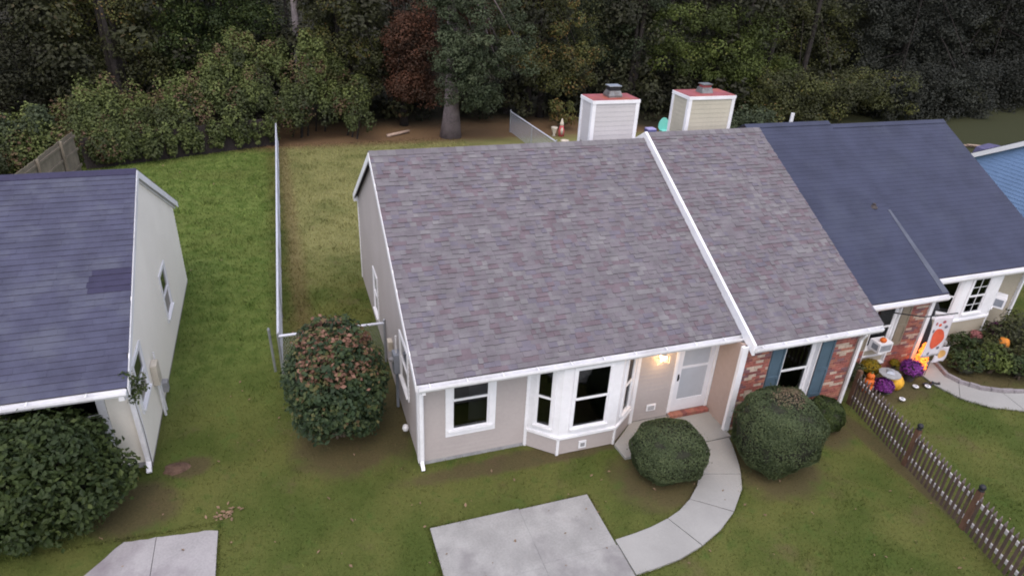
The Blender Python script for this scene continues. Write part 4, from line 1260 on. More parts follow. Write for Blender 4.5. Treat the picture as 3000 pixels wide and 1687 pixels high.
M['flashing'] = mat('grey_flashing', (0.088, 0.098, 0.130), 0.8, 0.12, 3)
MB().hexa([(13.98, 0.12, za(.12) + .013), (14.19, 0.12, za(.12) + .013), (14.19, 2.6, za(2.6) + .013), (14.10, 2.6, za(2.6) + .013), (13.98, 0.12, za(.12) + .02), (14.19, 0.12, za(.12) + .02), (14.19, 2.6, za(2.6) + .02), (14.10, 2.6, za(2.6) + .02)]).build('flashing', M['flashing'], rf4)

h5 = thing('tan_townhouse', (16, 1.1, 0), 'tan siding house with dark roof and bay window at the right edge', 'house')
BY = 1.10
YE5, ZE5, YR5, ZR5, YB5, ZB5 = 0.60, 2.48, 5.70, 5.32, 10.0, 3.0
BX1 = 18.6
wall_core(h5, Pf(BY), 14.1, BX1, 0, 2.4, [(15.0, 17.5, 0.8, 2.3)], M['core'])
siding(h5, Pf(BY), 0.1, 2.36, lambda z: (14.12, BX1 - .09), [(14.95, 17.6, 0.0, 2.4)], M['siding_tan'])
box('gable_wall', M['siding_tan'], h5, BX1 - .14, BX1 - .001, BY + .001, 9.9, 0, 2.5)
box('rear_wall', M['core'], h5, 14.21, BX1 - .15, 9.8, 9.95, 0, 2.8)
box('interior_wall', M['interior'], h5, 14.2, BX1 - .2, 3.2, 3.3, 0.0, 2.3)
box('ceiling', M['interior'], h5, 14.2, BX1 - .2, BY + .15, 9.7, 2.3, 2.34)
box('alcove_panel', M['siding_tan'], h5, 14.001, 14.08, AY + .05, BY - .001, 0.06, 2.3)
box('corner_board', M['trim'], h5, BX1 - .09, BX1 + .02, BY - .03, BY, 0.05, 2.38)
bay5 = thing('bay_window', (16.2, 0.85, 0)); bay5.parent = h5; bay5.location = Vector((16.2, 0.85, 0)) - Vector(h5.location); del bay5['wloc']
A5, B5, C5, D5 = (14.95, 1.10), (15.55, 0.65), (16.95, 0.65), (17.6, 1.10)
for a, b, g, gr in ((A5, B5, (0.14, 0.62), None), (B5, C5, (0.30, 0.96), (2, 2)), (C5, D5, (0.16, 0.64), None)):
    P = Pa(a, b); Lg = math.hypot(b[0] - a[0], b[1] - a[1])
    wall_core(bay5, P, 0, Lg, 0.92, 2.42, [(g[0], g[1], 1.12, 2.26)], M['trim'], 0.07, 'bay_panel')
    slab_on(MB(), P, .01, Lg - .01, 0, .915, -.06, 0).build('bay_apron', M['core'], bay5)
    siding(bay5, P, 0.04, 0.90, lambda z, L=Lg: (0.025, L - .025), [], M['siding_tan'], 0.11)
    slab_on(MB(), P, -.01, Lg + .01, .90, .96, .0005, .04).build('bay_band', M['trim'], bay5)
    window(bay5, P, g[0] + .004, g[1] - .004, 1.124, 2.256, 0.07, grid=gr, rail=0.5)
    on_wall('corner_post', M['trim'], bay5, P, -0.03, 0.03, 0.0, 0.898, -0.02, 0.026)
box('bay_floor', M['interior'], bay5, 15.5, 17.0, 0.75, 1.05, 0.85, 0.88)
box('soffit', M['trim'], h5, 14.2, BX1, YE5, BY - .037, 2.425, 2.44)
box('fascia', M['trim'], h5, 14.2, 18.85, YE5 - .025, YE5 - .001, 2.30, 2.45)
gutter(h5, 14.0, 18.85, 0.46, 2.445, hang=False)
downspout(h5, [(18.5, 0.55, 2.35), (18.52, 0.6, 2.25), (18.55, 1.03, 2.1), (18.55, 1.04, 0.12), (18.55, 0.9, 0.04)])
rf5 = course_roof(h5, 14.2, 19.0, YE5, ZE5, YR5, ZR5, YB5, ZB5, SD)
rake(h5, 19.0, 0.02, YE5, ZE5, YR5, ZR5, YB5, ZB5, 0.15)

h6 = thing('blue_house', (28, 5, 0), 'blue sided gable end with white rake trim behind the dark roof at far right', 'house')
BX = 25.5
YE6, ZE6, YR6, ZR6, YB6, ZB6 = 0.0, 2.5, 4.7, 5.25, 9.2, 2.75
gp = [(0.4, 0), (8.9, 0), (8.9, 2.75), (YR6, ZR6 - .12), (0.4, 2.6)]
MB().prism([(BX, a, b) for a, b in gp], (9.0, 0, 0)).build('wall', M['core'], h6)
siding(h6, Pl(BX), 0.1, 5.0, lambda z: (max(0.45, YE6 + (z + .12 - ZE6) / ((ZR6 - ZE6) / (YR6 - YE6))), min(8.85, YB6 + (z + .12 - ZB6) / ((ZR6 - ZB6) / (YR6 - YB6)))), [], M['siding_blue'], 0.15)
rf6 = course_roof(h6, BX - .2, BX + 9, YE6, ZE6, YR6, ZR6, YB6, ZB6, SD, 0.3)
rake(h6, BX - .23, 0.028, YE6, ZE6, YR6, ZR6, YB6, ZB6, 0.22)
box('corner_board', M['trim'], h6, BX - .03, BX - .001, 8.8, 8.92, 0.05, 2.7)

# ------------------------------------------------------------------ fences
def chain_mesh(a, b, h, pitch=0.06, r=0.0055, z0=0.04):
    a, b = np.array((*a, 0.0)), np.array((*b, 0.0))
    L = np.linalg.norm(b - a)
    t = (b - a) / L
    n = np.array([-t[1], t[0], 0])
    nw = int(L / pitch)
    nz = int((h - z0) / pitch)
    S = np.arange(nw) * pitch
    P0, P1 = [], []
    for k in range(nz):
        sg = 0.5 * pitch * (1 if k % 2 else -1)
        s0, s1 = S + 0.5 * pitch - sg, S + 0.5 * pitch + sg
        P0.append(a + t * s0[:, None] + np.array([0, 0, z0 + k * pitch]))
        P1.append(a + t * s1[:, None] + np.array([0, 0, z0 + (k + 1) * pitch]))
    P0, P1 = np.concatenate(P0), np.concatenate(P1)
    up = np.array([0, 0, 1.0])
    offs = [n * r, -n * r * 0.5 + t * r * 0.87, -n * r * 0.5 - t * r * 0.87]
    V = np.stack([P0 + o for o in offs] + [P1 + o for o in offs], 1).reshape(-1, 3)
    base = np.arange(len(P0))[:, None] * 6
    F = np.concatenate([base + np.array([0, 1, 4, 3]), base + np.array([1, 2, 5, 4]), base + np.array([2, 0, 3, 5])])
    return V, F

def chain_fence(label, pts, h=1.2, spacing=3.0):
    t = thing('chain_link_fence', (*pts[0], 0), label, 'fence')
    for a, b in zip(pts[:-1], pts[1:]):
        av, bv = Vector((*a, 0)), Vector((*b, 0))
        L = (bv - av).length
        n = max(1, round(L / spacing))
        for i in range(n + 1):
            if i == 0 and a != pts[0]: continue
            p = av.lerp(bv, i / n)
            mb = MB()
            rr = 0.032 if i in (0, n) else 0.024
            mb.tube([p + Vector((0, 0, -.05)), p + Vector((0, 0, h + (0.06 if i in (0, n) else 0.0)))], rr, 8)
            if i in (0, n): mb.lathe(p + Vector((0, 0, h + .06)), [(0.036, 0), (0.03, 0.03), (0.01, 0.045)], 8)
            mb.build('post', M['grey_metal'], t, smooth=False)
        MB().tube([av + Vector((0, 0, h - .01)), bv + Vector((0, 0, h - .01))], 0.034, 8).build('top_rail', M['rail_metal'], t)
        V, F = chain_mesh(a, b, h)
        mesh_np('wire_mesh', V, F, M['wire'], t, kind='stuff')
    return t
chain_fence('long silver chain link fence running back between the two lawns to the woods', [(-2.18, 25.0), (-2.64, 4.05), (-0.06, 4.05)])
chain_fence('short chain link fence run beside the big tree, behind the ridge', [(10.62, 25.6), (10.85, 19.2)])
fp = thing('fence_post', (-2.82, 4.33, 0), 'lone leaning grey steel post at the left of the chain link corner', 'post')
MB().tube([(-2.82, 4.33, -.05), (-2.85, 4.34, 1.24)], 0.034, 8).lathe((-2.85, 4.34, 1.24), [(0.038, 0), (0.02, 0.04)], 8).build('pole', M['grey_metal'], fp)

def board_fence(label, a, b, h, m, w=0.145, post=None):
    t = thing('board_fence', (*a, 0), label, 'fence')
    av, bv = Vector((*a, 0)), Vector((*b, 0))
    L = (bv - av).length
    d = (bv - av).normalized()
    n = Vector((-d.y, d.x, 0))
    k = int(L / w)
    for i in range(k):
        p = av + d * (i * w)
        q = p + d * (w - 0.006)
        hh = h + random.uniform(-.02, .02)
        o = n * random.uniform(-.004, .004)
        pts = [p + o, q + o, q + n * .02 + o, p + n * .02 + o]
        MB().hexa([x - Vector((0, 0, .02)) for x in pts] + [x + Vector((0, 0, hh)) for x in pts]).build('board', m, t)
    for z in (0.3, h * 0.55, h - 0.25):
        pts = [av - n * .006, bv - n * .006, bv - n * .045, av - n * .045]
        MB().hexa([x + Vector((0, 0, z)) for x in pts] + [x + Vector((0, 0, z + .09)) for x in pts]).build('rail', m, t)
    for i in range(int(L / 2.4) + 1):
        p = av + d * min(i * 2.4, L - .1) - n * .095
        MB().box(p.x - .045, p.x + .045, p.y - .045, p.y + .045, -.05, h + .02).build('post', m, t)
    return t
board_fence('weathered grey wooden privacy fence behind the cream house', (-11.4, 13.2), (-10.45, 22.1), 1.8, M['wood_grey'])
board_fence('dark brown board fence at the wood edge, overhung by vines', (-2.25, 25.05), (-10.40, 22.35), 1.4, M['wood_dark'])

pf = thing('picket_fence', (10.3, -3, 0), 'brown picket fence with black ball caps running from the brick corner', 'fence')
pa, pb = Vector((10.86, -0.78, 0)), Vector((9.66, -6.6, 0))
d = (pb - pa).normalized()
n = Vector((d.y, -d.x, 0))          # towards the camera side
if n.x > 0: n = -n
Lf = (pb - pa).length
posts = [0.0, 2.2, 4.02, 5.84]
for s in posts:
    p = pa + d * s
    o = MB().box(p.x - .05, p.x + .05, p.y - .05, p.y + .05, -.05, 1.02).build('post', M['post_wood'], pf)
    if s > 0:
        mb = MB(); ellipsoid(mb, (p.x, p.y, 1.10), (.065, .065, .065), 12, 8); mb.lathe((p.x, p.y, 1.02), [(.06, 0), (.035, .03)], 10); mb.build('ball_cap', M['black'], o, smooth=True)
for s0, s1 in zip(posts, posts[1:] + [Lf]):
    for z in (0.22, 0.72):
        a, b = pa + d * (s0 + .055), pa + d * (s1 - .055)
        q = [a, b, b + n * .035, a + n * .035]
        MB().hexa([x + Vector((0, 0, z)) for x in q] + [x + Vector((0, 0, z + .085)) for x in q]).build('rail', M['rail_white'], pf)
s = 0.10
pk = None
while s < Lf - 0.05:
    if all(abs(s - q) > 0.09 for q in posts):
        a = pa + d * s + n * .037
        w = 0.060
        pts2 = [(0, 0.04), (w, 0.04), (w, 0.90), (w / 2, 0.99), (0, 0.90)]
        if pk is None:
            mb = MB()
            mb.prism([tuple(d * u + Vector((0, 0, z))) for u, z in pts2], tuple(n * .018))
            tmp = mb.build('picket', M['picket'], None)
            pk = tmp.data
            bpy.data.objects.remove(tmp)
            mb = MB()
            mb.prism([tuple(d * u + Vector((0, 0, z)) - n * .001) for u, z in ((0.0, .88), (w, .88), (w / 2, .998))], tuple(n * .0205))
            tmp = mb.build('picket_tip', M['picket_end'], None)
            pt_ = tmp.data
            bpy.data.objects.remove(tmp)
        o = bpy.data.objects.new('picket', pk)
        o.parent = pf; o.location = a - wloc(pf); o.rotation_euler = (random.uniform(-.015, .015), random.uniform(-.015, .015), 0)
        COL.objects.link(o)
        o2 = bpy.data.objects.new('picket_tip', pt_)
        o2.parent = o; COL.objects.link(o2)
    s += 0.122

# ------------------------------------------------------------------ shrubs
sheared_bush('round_bush', 'small dome-shaped clipped bush beside the curved walkway', (5.03, -1.60, 0.56), (0.79, 0.74, 0.56), 26000, 0.042)
sheared_bush('round_bush', 'largest clipped round bush with brown top in front of the brick wall', (7.45, -2.0, 0.90), (0.86, 0.82, 0.88), 34000, 0.044, e=0.72, brown=[((7.5, -2.0, 1.84), 0.34), ((7.75, -1.75, 1.72), 0.25)])
sheared_bush('round_bush', 'low rounded green bush at the downspout behind the largest bush', (9.42, -1.36, 0.40), (0.44, 0.42, 0.40), 11000, 0.045, 'lush')

cl = []
dd = unit(420)
for q in dd:
    if q[2] < -0.75: continue
    rr = 0.78 + 0.26 * rng.random()
    zz = 1.5 + q[2] * 1.42 * rr
    taper = 1.0 - 0.22 * max(0, (zz - 1.6)) / 1.3
    p = (-1.52 + q[0] * 0.92 * rr * taper, 1.42 + q[1] * 1.0 * rr * taper, max(0.15, zz))
    top = zz > 2.0 and math.hypot(p[0] + 1.5, p[1] - 1.3) < 0.9
    tn = 0.92 if (top and rng.random() < 0.36) else (0.78 if rng.random() < 0.07 else 0.18 + 0.46 * rng.random())
    cl.append((p, 0.20 + 0.1 * rng.random(), 55, tn))
loose_bush('evergreen_shrub', 'tall broad-leaved shrub with browned leaves on top beside the gable wall', (-1.55, 1.4, 0), cl, 0.105, 'holly', 9, ((-1.55, 1.42, 1.42), (0.80, 0.76, 1.18)))
cl = []
for q in unit(520):
    rr = 0.72 + 0.34 * rng.random()
    p = (-7.1 + q[0] * 1.75 * rr, 0.38 + q[1] * 1.0 * rr, 1.12 + q[2] * 1.12 * rr)
    if p[2] < 0.1 or p[0] > -5.45 - 0.42 * max(0, p[2] - .5): continue
    cl.append((p, 0.22 + .12 * rng.random(), 52, 0.1 + 0.5 * rng.random()))
loose_bush('leafy_shrub', 'large dark leafy shrub hiding the front of the cream house', (-6.95, 0.35, 0), cl, 0.11, 'lush', 9, ((-7.1, 0.38, 0.95), (1.3, 0.7, 0.8)))
cl = [((-5.22 + 0.10 * rng.normal(), 1.25 + 0.25 * rng.normal(), 2.12 + 0.25 * rng.normal()), 0.11, 30, 0.4 + 0.4 * rng.random()) for _ in range(14)]
loose_bush('creeper', 'small creeper growing at the gutter corner of the cream house', (-5.36, 1.37, 0), cl, 0.07, 'lush', 1, cat='plant', sr=0.008)

def mum(label, c, r, lf, leafn=900, green=True, cat='flowers'):
    t = thing('flowering_mum', (c[0], c[1], 0), label, cat)
    mb = MB(); mb.lathe((c[0], c[1], 0.0), [(r * .42, 0), (r * .55, c[2] * .75), (r * .5, c[2] * .76)], 12); mb.build('pot', M['pot'], t)
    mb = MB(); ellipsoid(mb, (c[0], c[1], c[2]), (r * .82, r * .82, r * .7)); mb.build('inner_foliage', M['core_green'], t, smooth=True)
    q = unit(leafn); q = q[q[:, 2] > -0.35]
    p = q * np.array([r, r, r * .82]) * (0.85 + .2 * rng.random(len(q)))[:, None] + np.array(c)
    v, f, tv = leaves(p, q, np.full(len(p), .055), 0.5 + 0.3 * rng.normal(size=len(p)), aspect=.9)
    mesh_np('bloom', v, f, LF[lf], t, tv)
    if green:
        q = unit(leafn // 2)
        p = q * np.array([r, r, r * .75]) * .88 + np.array(c) - np.array([0, 0, r * .12])
        k = p[:, 2] > .04
        v, f, tv = leaves(p[k], q[k], np.full(k.sum(), .07), 0.3 + 0.2 * rng.normal(size=k.sum()))
        mesh_np('leaf_mass', v, f, LF['lush'], t, tv)
    return t
mum('yellow mum in a pot below the tan shutter', (12.22, 0.02, 0.36), 0.25, 'yellow')
mum('purple mum in front of the orange pumpkin stack', (12.08, -0.62, 0.22), 0.24, 'purple')
mum('large purple mum beside the brick corner and walkway', (13.28, -0.34, 0.36), 0.29, 'purple', 800)
mum('magenta mum under the bay window', (17.35, 0.38, 0.50), 0.30, 'magenta')
mum('pink flowers at the foot of the bay corner', (16.55, 0.46, 0.42), 0.16, 'pink', 400)
mum('tiny golden mum at the foot of the brick wall', (13.15, 0.08, 0.28), 0.12, 'yellow', 300)

def small_bush(label, c, r, lf, n=26, size=.09, tn=(.2, .75), cat='bush'):
    cl = ell_clumps(c, r, n, max(r) * .33, 42, tn, .6)
    return loose_bush('garden_shrub', label, (c[0], c[1], 0), cl, size, lf, 5, (c, tuple(x * .62 for x in r)), cat)
small_bush('bright green shrub in the edged planting bed', (15.85, -0.62, 0.36), (0.55, 0.48, 0.36), 'yel', 30, .09, (.3, .8))
small_bush('dark rounded shrub below the right end of the bay window house', (17.55, 0.12, 0.55), (0.85, 0.62, 0.55), 'olive', 46, .09, (.1, .6))
small_bush('low dark plants along the bed in front of the bay', (15.75, 0.25, 0.22), (0.42, 0.28, 0.22), 'lush', 18, .08, (.1, .6))
small_bush('dark green shrub at the picket fence end by the downspout', (11.35, -0.10, 0.38), (0.34, 0.28, 0.38), 'olive', 20, .08, (.15, .6))
small_bush('low ground plants inside the stone edging', (15.1, -0.45, 0.14), (0.45, 0.42, 0.14), 'lush', 20, .08, (.1, .55))
small_bush('leafy green clump at the front of the edged planting bed', (16.45, -1.05, 0.22), (0.5, 0.36, 0.22), 'lush', 26, .08, (.1, .6))
small_bush('dark low planting between the bright shrub and the orange lantern', (16.3, -0.25, 0.2), (0.42, 0.3, 0.2), 'olive', 22, .08, (.1, .6))
small_bush('dark shrub at the frame edge beside the edged bed', (17.5, -0.95, 0.35), (0.55, 0.42, 0.35), 'olive', 26, .09, (.05, .5))
for i, (x, y, lab) in enumerate([(16.35, 0.20, 'grey pot with trailing greenery under the bay corner'), (16.72, 0.02, 'grey pot of pale foliage nearest the orange lantern')]):
    t = thing('plant_pot', (x, y, 0), lab, 'plant pot')
    MB().lathe((x, y, 0), [(.12, 0), (.18, .26), (.165, .27), (.15, .24)], 14).build('pot', M['pot_grey'], t)
    v, f, tv = clump_leaves([((x + .1 * math.cos(k), y + .1 * math.sin(k), .36), .13, 40, .4 + .3 * (i)) for k in range(6)], .08)
    mesh_np('foliage', v, f, LF['grey'], t, tv)

# ------------------------------------------------------------------ garden ornaments
def pumpkin_shape(mb, c, r, h):
    mb.lathe(c, [(r * .25, 0), (r * .75, h * .06), (r, h * .35), (r * .98, h * .62), (r * .7, h * .93), (r * .2, h)], 20, lobes=8, amp=.05)
def pumpkin(label, c, r, h, m='pumpkin', name='pumpkin'):
    t = thing(name, c, label, 'pumpkin')
    mb = MB(); pumpkin_shape(mb, c, r, h); mb.build('body', M[m], t, smooth=True)
    MB().tube([(c[0], c[1], c[2] + h * .93), (c[0] + r * .05, c[1], c[2] + h * 1.1), (c[0] + r * .2, c[1], c[2] + h * 1.22)], [r * .14, r * .1, r * .07], 7).build('stem', M['stem'], t)
    return t
def pumpkin_stack(label, c, rs, m, name='pumpkin_stack'):
    t = thing(name, c, label, 'decoration')
    z = c[2]
    for r in rs:
        mb = MB(); pumpkin_shape(mb, (c[0], c[1], z), r, r * 1.45); p = mb.build('pumpkin', M[m], t, smooth=True)
        for sx in (-1, 1): MB().prism([(c[0] + sx * r * .35 - r * .15, c[1] - r * .98, z + r * .8), (c[0] + sx * r * .35 + r * .15, c[1] - r * .98, z + r * .8), (c[0] + sx * r * .35, c[1] - r * .98, z + r * 1.05)], (0, r * .15, 0)).build('carved_eye', M['black'], p)
        z += r * 1.38
    MB().tube([(c[0], c[1], z - .01), (c[0] + .02, c[1], z + .07)], [.025, .015], 7).build('stem', M['stem'], t)
    return t
pumpkin_stack('orange stacked pumpkin figure behind the first pickets', (11.72, -0.45, 0), [.16, .13, .10], 'pumpkin')
pumpkin_stack('glowing orange stack of lit pumpkins beside the white corner post', (13.98, -0.02, 0.0), [.19, .16, .14, .11], 'glow', 'lit_pumpkin_stack')
pumpkin('yellow-orange pumpkin behind the grey lidded bird bath', (12.55, -0.50, 0), .24, .38, 'gold')
pumpkin('bright orange pumpkin sitting on the window air conditioner', (12.38, 0.06, 1.10), .085, .12)
pumpkin('orange pumpkin lantern raised among the dark shrubs', (16.72, -0.22, 0.34), .155, .36, 'amber')
t = thing('lantern_stand', (16.72, -0.22, 0), 'dark stand holding up the orange lantern among the shrubs', 'stand')
MB().lathe((16.72, -0.22, 0), [(.12, 0), (.04, .05), (.04, .28), (.13, .335)], 12).build('pedestal', M['pot'], t)
t = thing('bird_bath', (12.22, -0.56, 0), 'grey metal bird bath with stepped lid near the picket fence', 'bird bath')
MB().lathe((12.22, -0.56, 0), [(.16, 0), (.06, .05), (.05, .42), (.10, .48)], 14).build('pedestal', M['grey_box'], t)
MB().lathe((12.22, -0.56, .48), [(.12, 0), (.27, .05), (.27, .07), (.13, .10)], 12).build('bowl', M['stone_grey'], t)
MB().lathe((12.22, -0.56, .58), [(.14, 0), (.12, .03), (.05, .05)], 4).build('lid', M['grey_metal'], t)
for x, y, lab in ((12.30, -1.06, 'white ringed solar light in the bare soil nearest the lawn'), (13.45, -0.80, 'white ringed solar light at the edge of the walkway'), (13.12, -0.72, 'small solar light under the large purple mum')):
    t = thing('solar_light', (x, y, 0), lab, 'garden light')
    MB().tube([(x, y, -.03), (x, y, .07)], .012, 6).build('stake', M['black'], t)
    MB().lathe((x, y, .07), [(.03, -.02), (.075, 0), (.075, .014), (.06, .018)], 14).build('rim', M['pvc'], t)
    MB().lathe((x, y, .0885), [(.038, 0), (.03, .006)], 10).build('solar_cell', M['grey_box'], t)
t = thing('garden_hose', (13.72, -0.72, 0), 'black hose lying on the corner of the walkway', 'hose')
MB().tube([(13.42 + .5 * k / 14, -0.70 + .05 * math.sin(k * .9) - .05 * k / 14, .055 + .02 * (k % 3 == 0)) for k in range(15)], .028, 8).build('hose', M['black'], t, smooth=True)
t = thing('path_stone', (15.35, -0.28, 0), 'pale stone lying in the planting bed', 'stone')
mb = MB(); ellipsoid(mb, (15.35, -0.28, .04), (.13, .08, .06), 10, 6, jit=.12); mb.build('stone', M['cream'], t)

def flag(label, x0, x1, y, z0, z1, emblem=True):
    """hanging cloth with a pumpkin emblem of raised applique"""
    t = thing('garden_flag', (x0, y, z0), label, 'flag')
    nx, nz = 10, 14
    def P(u, v, d=0): return Vector((x0 + (x1 - x0) * u + .03 * math.sin(v * 5) * (1 - v), y - .03 * math.sin(u * 6 + v * 3) - d, z0 + (z1 - z0) * v - .05 * (1 - v) * u))
    mb = MB()
    vs = [P(i / nx, j / nz) for j in range(nz + 1) for i in range(nx + 1)] + [P(i / nx, j / nz, -.006) for j in range(nz + 1) for i in range(nx + 1)]
    k = (nx + 1) * (nz + 1)
    fs = []
    for j in range(nz):
        for i in range(nx):
            a = j * (nx + 1) + i
            fs += [(a, a + 1, a + nx + 2, a + nx + 1), (k + a, k + a + nx + 1, k + a + nx + 2, k + a + 1)]
    for i in range(nx): fs += [(i, k + i, k + i + 1, i + 1), (nz * (nx + 1) + i, nz * (nx + 1) + i + 1, k + nz * (nx + 1) + i + 1, k + nz * (nx + 1) + i)]
    for j in range(nz): fs += [(j * (nx + 1), (j + 1) * (nx + 1), k + (j + 1) * (nx + 1), k + j * (nx + 1)), (j * (nx + 1) + nx, k + j * (nx + 1) + nx, k + (j + 1) * (nx + 1) + nx, (j + 1) * (nx + 1) + nx)]
    mb.add(vs, fs); c = mb.build('cloth', M['flag'], t, smooth=True)
    return t, P, c
def patch(P, c, m, cu, cv, ru, rv, n=16, lob=0.0):
    mb = MB()
    pts = [(cu + ru * math.cos(2 * math.pi * k / n) * (1 + lob * math.cos(10 * math.pi * k / n)), cv + rv * math.sin(2 * math.pi * k / n)) for k in range(n)]
    rings = [[P(cu, cv, .004)] * 0]
    vs = [P(cu, cv, .007)] + [P(cu + (u - cu) * .5, cv + (v - cv) * .5, .007) for u, v in pts] + [P(u, v, .006) for u, v in pts]
    fs = [(0, 1 + k, 1 + (k + 1) % n) for k in range(n)] + [(1 + k, 1 + n + k, 1 + n + (k + 1) % n, 1 + (k + 1) % n) for k in range(n)]
    mb.add(vs, fs); mb.build('emblem', m, c)
t, P, c = flag('white house flag with an orange pumpkin emblem on a dark pole', 12.92, 13.56, -0.66, 0.98, 2.16)
patch(P, c, M['flag_orange'], .52, .44, .36, .25, 20, .04)
for u, v, m_ in ((.3, .82, 'flag_red'), (.62, .86, 'flag_red'), (.78, .74, 'flag_grey'), (.2, .66, 'flag_grey'), (.5, .78, 'flag_orange'), (.82, .2, 'flag_grey'), (.3, .1, 'flag_grey')): patch(P, c, M[m_], u, v, .07, .04, 8)
MB().tube([(12.62, 0.22, 1.86), (12.85, -0.45, 2.08), (13.62, -0.69, 2.22)], .016, 7).build('flag_pole', M['black'], t)
t, P, c = flag('small white and gold garden flag below the house flag', 13.88, 14.36, -0.34, 0.45, 0.90)
patch(P, c, M['flag_gold'], .62, .5, .26, .3, 12); patch(P, c, M['flag_red'], .25, .62, .12, .16, 10)
mb = MB(); mb.tube([(13.85, -0.34, 0), (13.85, -0.34, .92), (14.40, -0.34, .92)], .009, 6); mb.build('flag_stand', M['black'], t)
t = thing('garden_statue', (15.2, 0.35, 0), 'pale weathered garden figure by the white bay post', 'statue')
mb = MB(); mb.lathe((15.2, 0.35, 0), [(.10, 0), (.11, .12), (.07, .24), (.085, .32), (.05, .38), (.075, .44), (.03, .52)], 12); mb.build('figure', M['stone_grey'], t, smooth=True)
t = thing('door_mannequin', (14.05, 0.30, 0), 'dark hanging witch decoration in the doorway behind the flag', 'decoration')
mb = MB(); mb.lathe((14.28, 0.42, 0.3), [(.20, 0), (.16, .5), (.12, .9), (.05, 1.1), (.10, 1.2), (.07, 1.36), (.16, 1.38), (.02, 1.66)], 12, lobes=5, amp=.12); mb.build('robe', M['black'], t)

def air_con(label, c, sx, sy, sz, rz=0.0):
    t = thing('window_air_conditioner', c, label, 'air conditioner')
    x, y, z = c
    MB().box(x - sx / 2, x + sx / 2, y - sy / 2, y + sy / 2, z, z + sz).build('casing', M['trim'], t)
    MB().box(x - sx / 2 + .04, x + sx / 2 - .04, y - sy / 2 - .008, y - sy / 2 - .001, z + .05, z + sz - .05).build('grille', M['grey_box'], t)
    for k in range(6): MB().box(x - sx / 2 + .04, x + sx / 2 - .04, y - sy / 2 - .013, y - sy / 2 - .0085, z + .065 + k * (sz - .12) / 6, z + .077 + k * (sz - .12) / 6).build('fin', M['stone_grey'], t)
    for s in (-1, 1): MB().box(x + s * (sx / 2 + .001), x + s * (sx / 2 + .006), y - sy / 2 + .05, y + sy / 2 - .1, z + .06, z + sz - .06).build('side_grille', M['grey_box'], t)
    t.rotation_euler = (0, 0, rz)
    return t
air_con('white window air conditioner with a pumpkin on top', (12.42, 0.12, 0.82), 0.44, 0.34, 0.28)
air_con('white window air conditioner in the bay window side pane', (17.40, 0.78, 1.13), 0.42, 0.36, 0.34, R(33))

# ------------------------------------------------------------------ yard litter
t = thing('soil_mound', (-4.84, 1.26, 0), 'small mound of bare dark soil beside the cream house downspout', 'soil')
mb = MB(); ellipsoid(mb, (-4.84, 1.26, 0), (.26, .18, .09), 14, 6, jit=.12); mb.build('heap', M['soil'], t)
t = thing('dry_leaves', (-3.9, -0.35, 0), 'scatter of dry brown leaves near the corner of the left driveway', 'leaves')
n_ = 26
p = np.stack([-3.85 + .17 * rng.normal(size=n_), -0.30 + .09 * rng.normal(size=n_), .03 + .02 * rng.random(n_)], 1)
v, f, tv = leaves(p, np.tile([0, 0, 1.], (n_, 1)), np.full(n_, .10), np.full(n_, .5))
mesh_np('leaf', v, f, M['dead_leaf'], t)
n_ = 900
px, py = rng.uniform(-12, 12, n_), -6 + 30 * rng.random(n_) ** 1.4
k_ = ~in_any(px, py, [(-0.05, 10.6, -0.3, 9.2), (-12, -5.25, 1.3, 10.1)])
p = np.stack([px[k_], py[k_], .03 + .03 * rng.random(k_.sum())], 1)
v, f, tv = leaves(p, np.tile([0, 0, 1.], (len(p), 1)), rng.uniform(.03, .09, len(p)), np.full(len(p), .5))
tag(mesh_np('leaf_litter', v, f, M['dead_leaf'], None, kind='stuff'), 'fallen brown leaves scattered over the lawns', 'leaves')
t = thing('fallen_log', (4.2, 26.0, 0), 'pale fallen log on the pine straw left of the big tree', 'log')
MB().tube([(3.5, 25.55, .09), (4.2, 25.9, .11), (4.85, 26.25, .13)], [.09, .085, .07], 9).build('wood', M['log'], t, smooth=True)
# things behind the roofs
t = thing('garden_gnome', (13.3, 24.3, 0), 'red and white garden figure under the trees left of the chimney', 'statue')
mb = MB(); mb.lathe((13.3, 24.3, 0), [(.16, 0), (.18, .3), (.13, .55), (.10, .62)], 12); b_ = mb.build('body', M['red'], t, smooth=True)
mb = MB(); mb.lathe((13.3, 24.3, .60), [(.08, 0), (.12, .1), (.09, .2), (.02, .42)], 12); mb.build('hood', M['cream'], t, smooth=True)
mb = MB(); mb.lathe((13.26, 24.14, .15), [(.05, 0), (.08, .2), (.05, .38)], 8); mb.build('beard', M['cream'], t, smooth=True)
t = thing('garden_urn', (12.9, 24.4, 0), 'pale garden ornament left of the red figure', 'ornament')
MB().lathe((12.9, 24.4, 0), [(.12, 0), (.06, .1), (.17, .42), (.20, .52), (.15, .5)], 12).build('urn', M['cream'], t, smooth=True)
t = thing('garden_bowl', (12.95, 22.9, 0), 'cream bowl on the ground near the red figure', 'bowl')
MB().lathe((12.95, 22.9, 0), [(.1, 0), (.25, .16), (.22, .16), (.08, .05)], 14).build('bowl', M['cream'], t, smooth=True)
t = thing('plastic_chair', (19.38, 23.3, 0), 'teal plastic shell chair between the two chimneys', 'chair')
mb = MB(); pts = [(19.38 + .34 * math.cos(a) * (1 - .18 * math.sin(a)), 23.3, .72 + .40 * math.sin(a)) for a in [2 * math.pi * k / 16 for k in range(16)]]
mb.prism(pts, (0, .05, 0)); mb.build('backrest', M['teal'], t)
MB().box(19.10, 19.66, 22.85, 23.29, .40, .45).build('seat', M['teal'], t)
for x in (19.13, 19.60):
    for y in (22.88, 23.24): MB().box(x, x + .045, y, y + .045, 0, .399).build('leg', M['teal'], t)
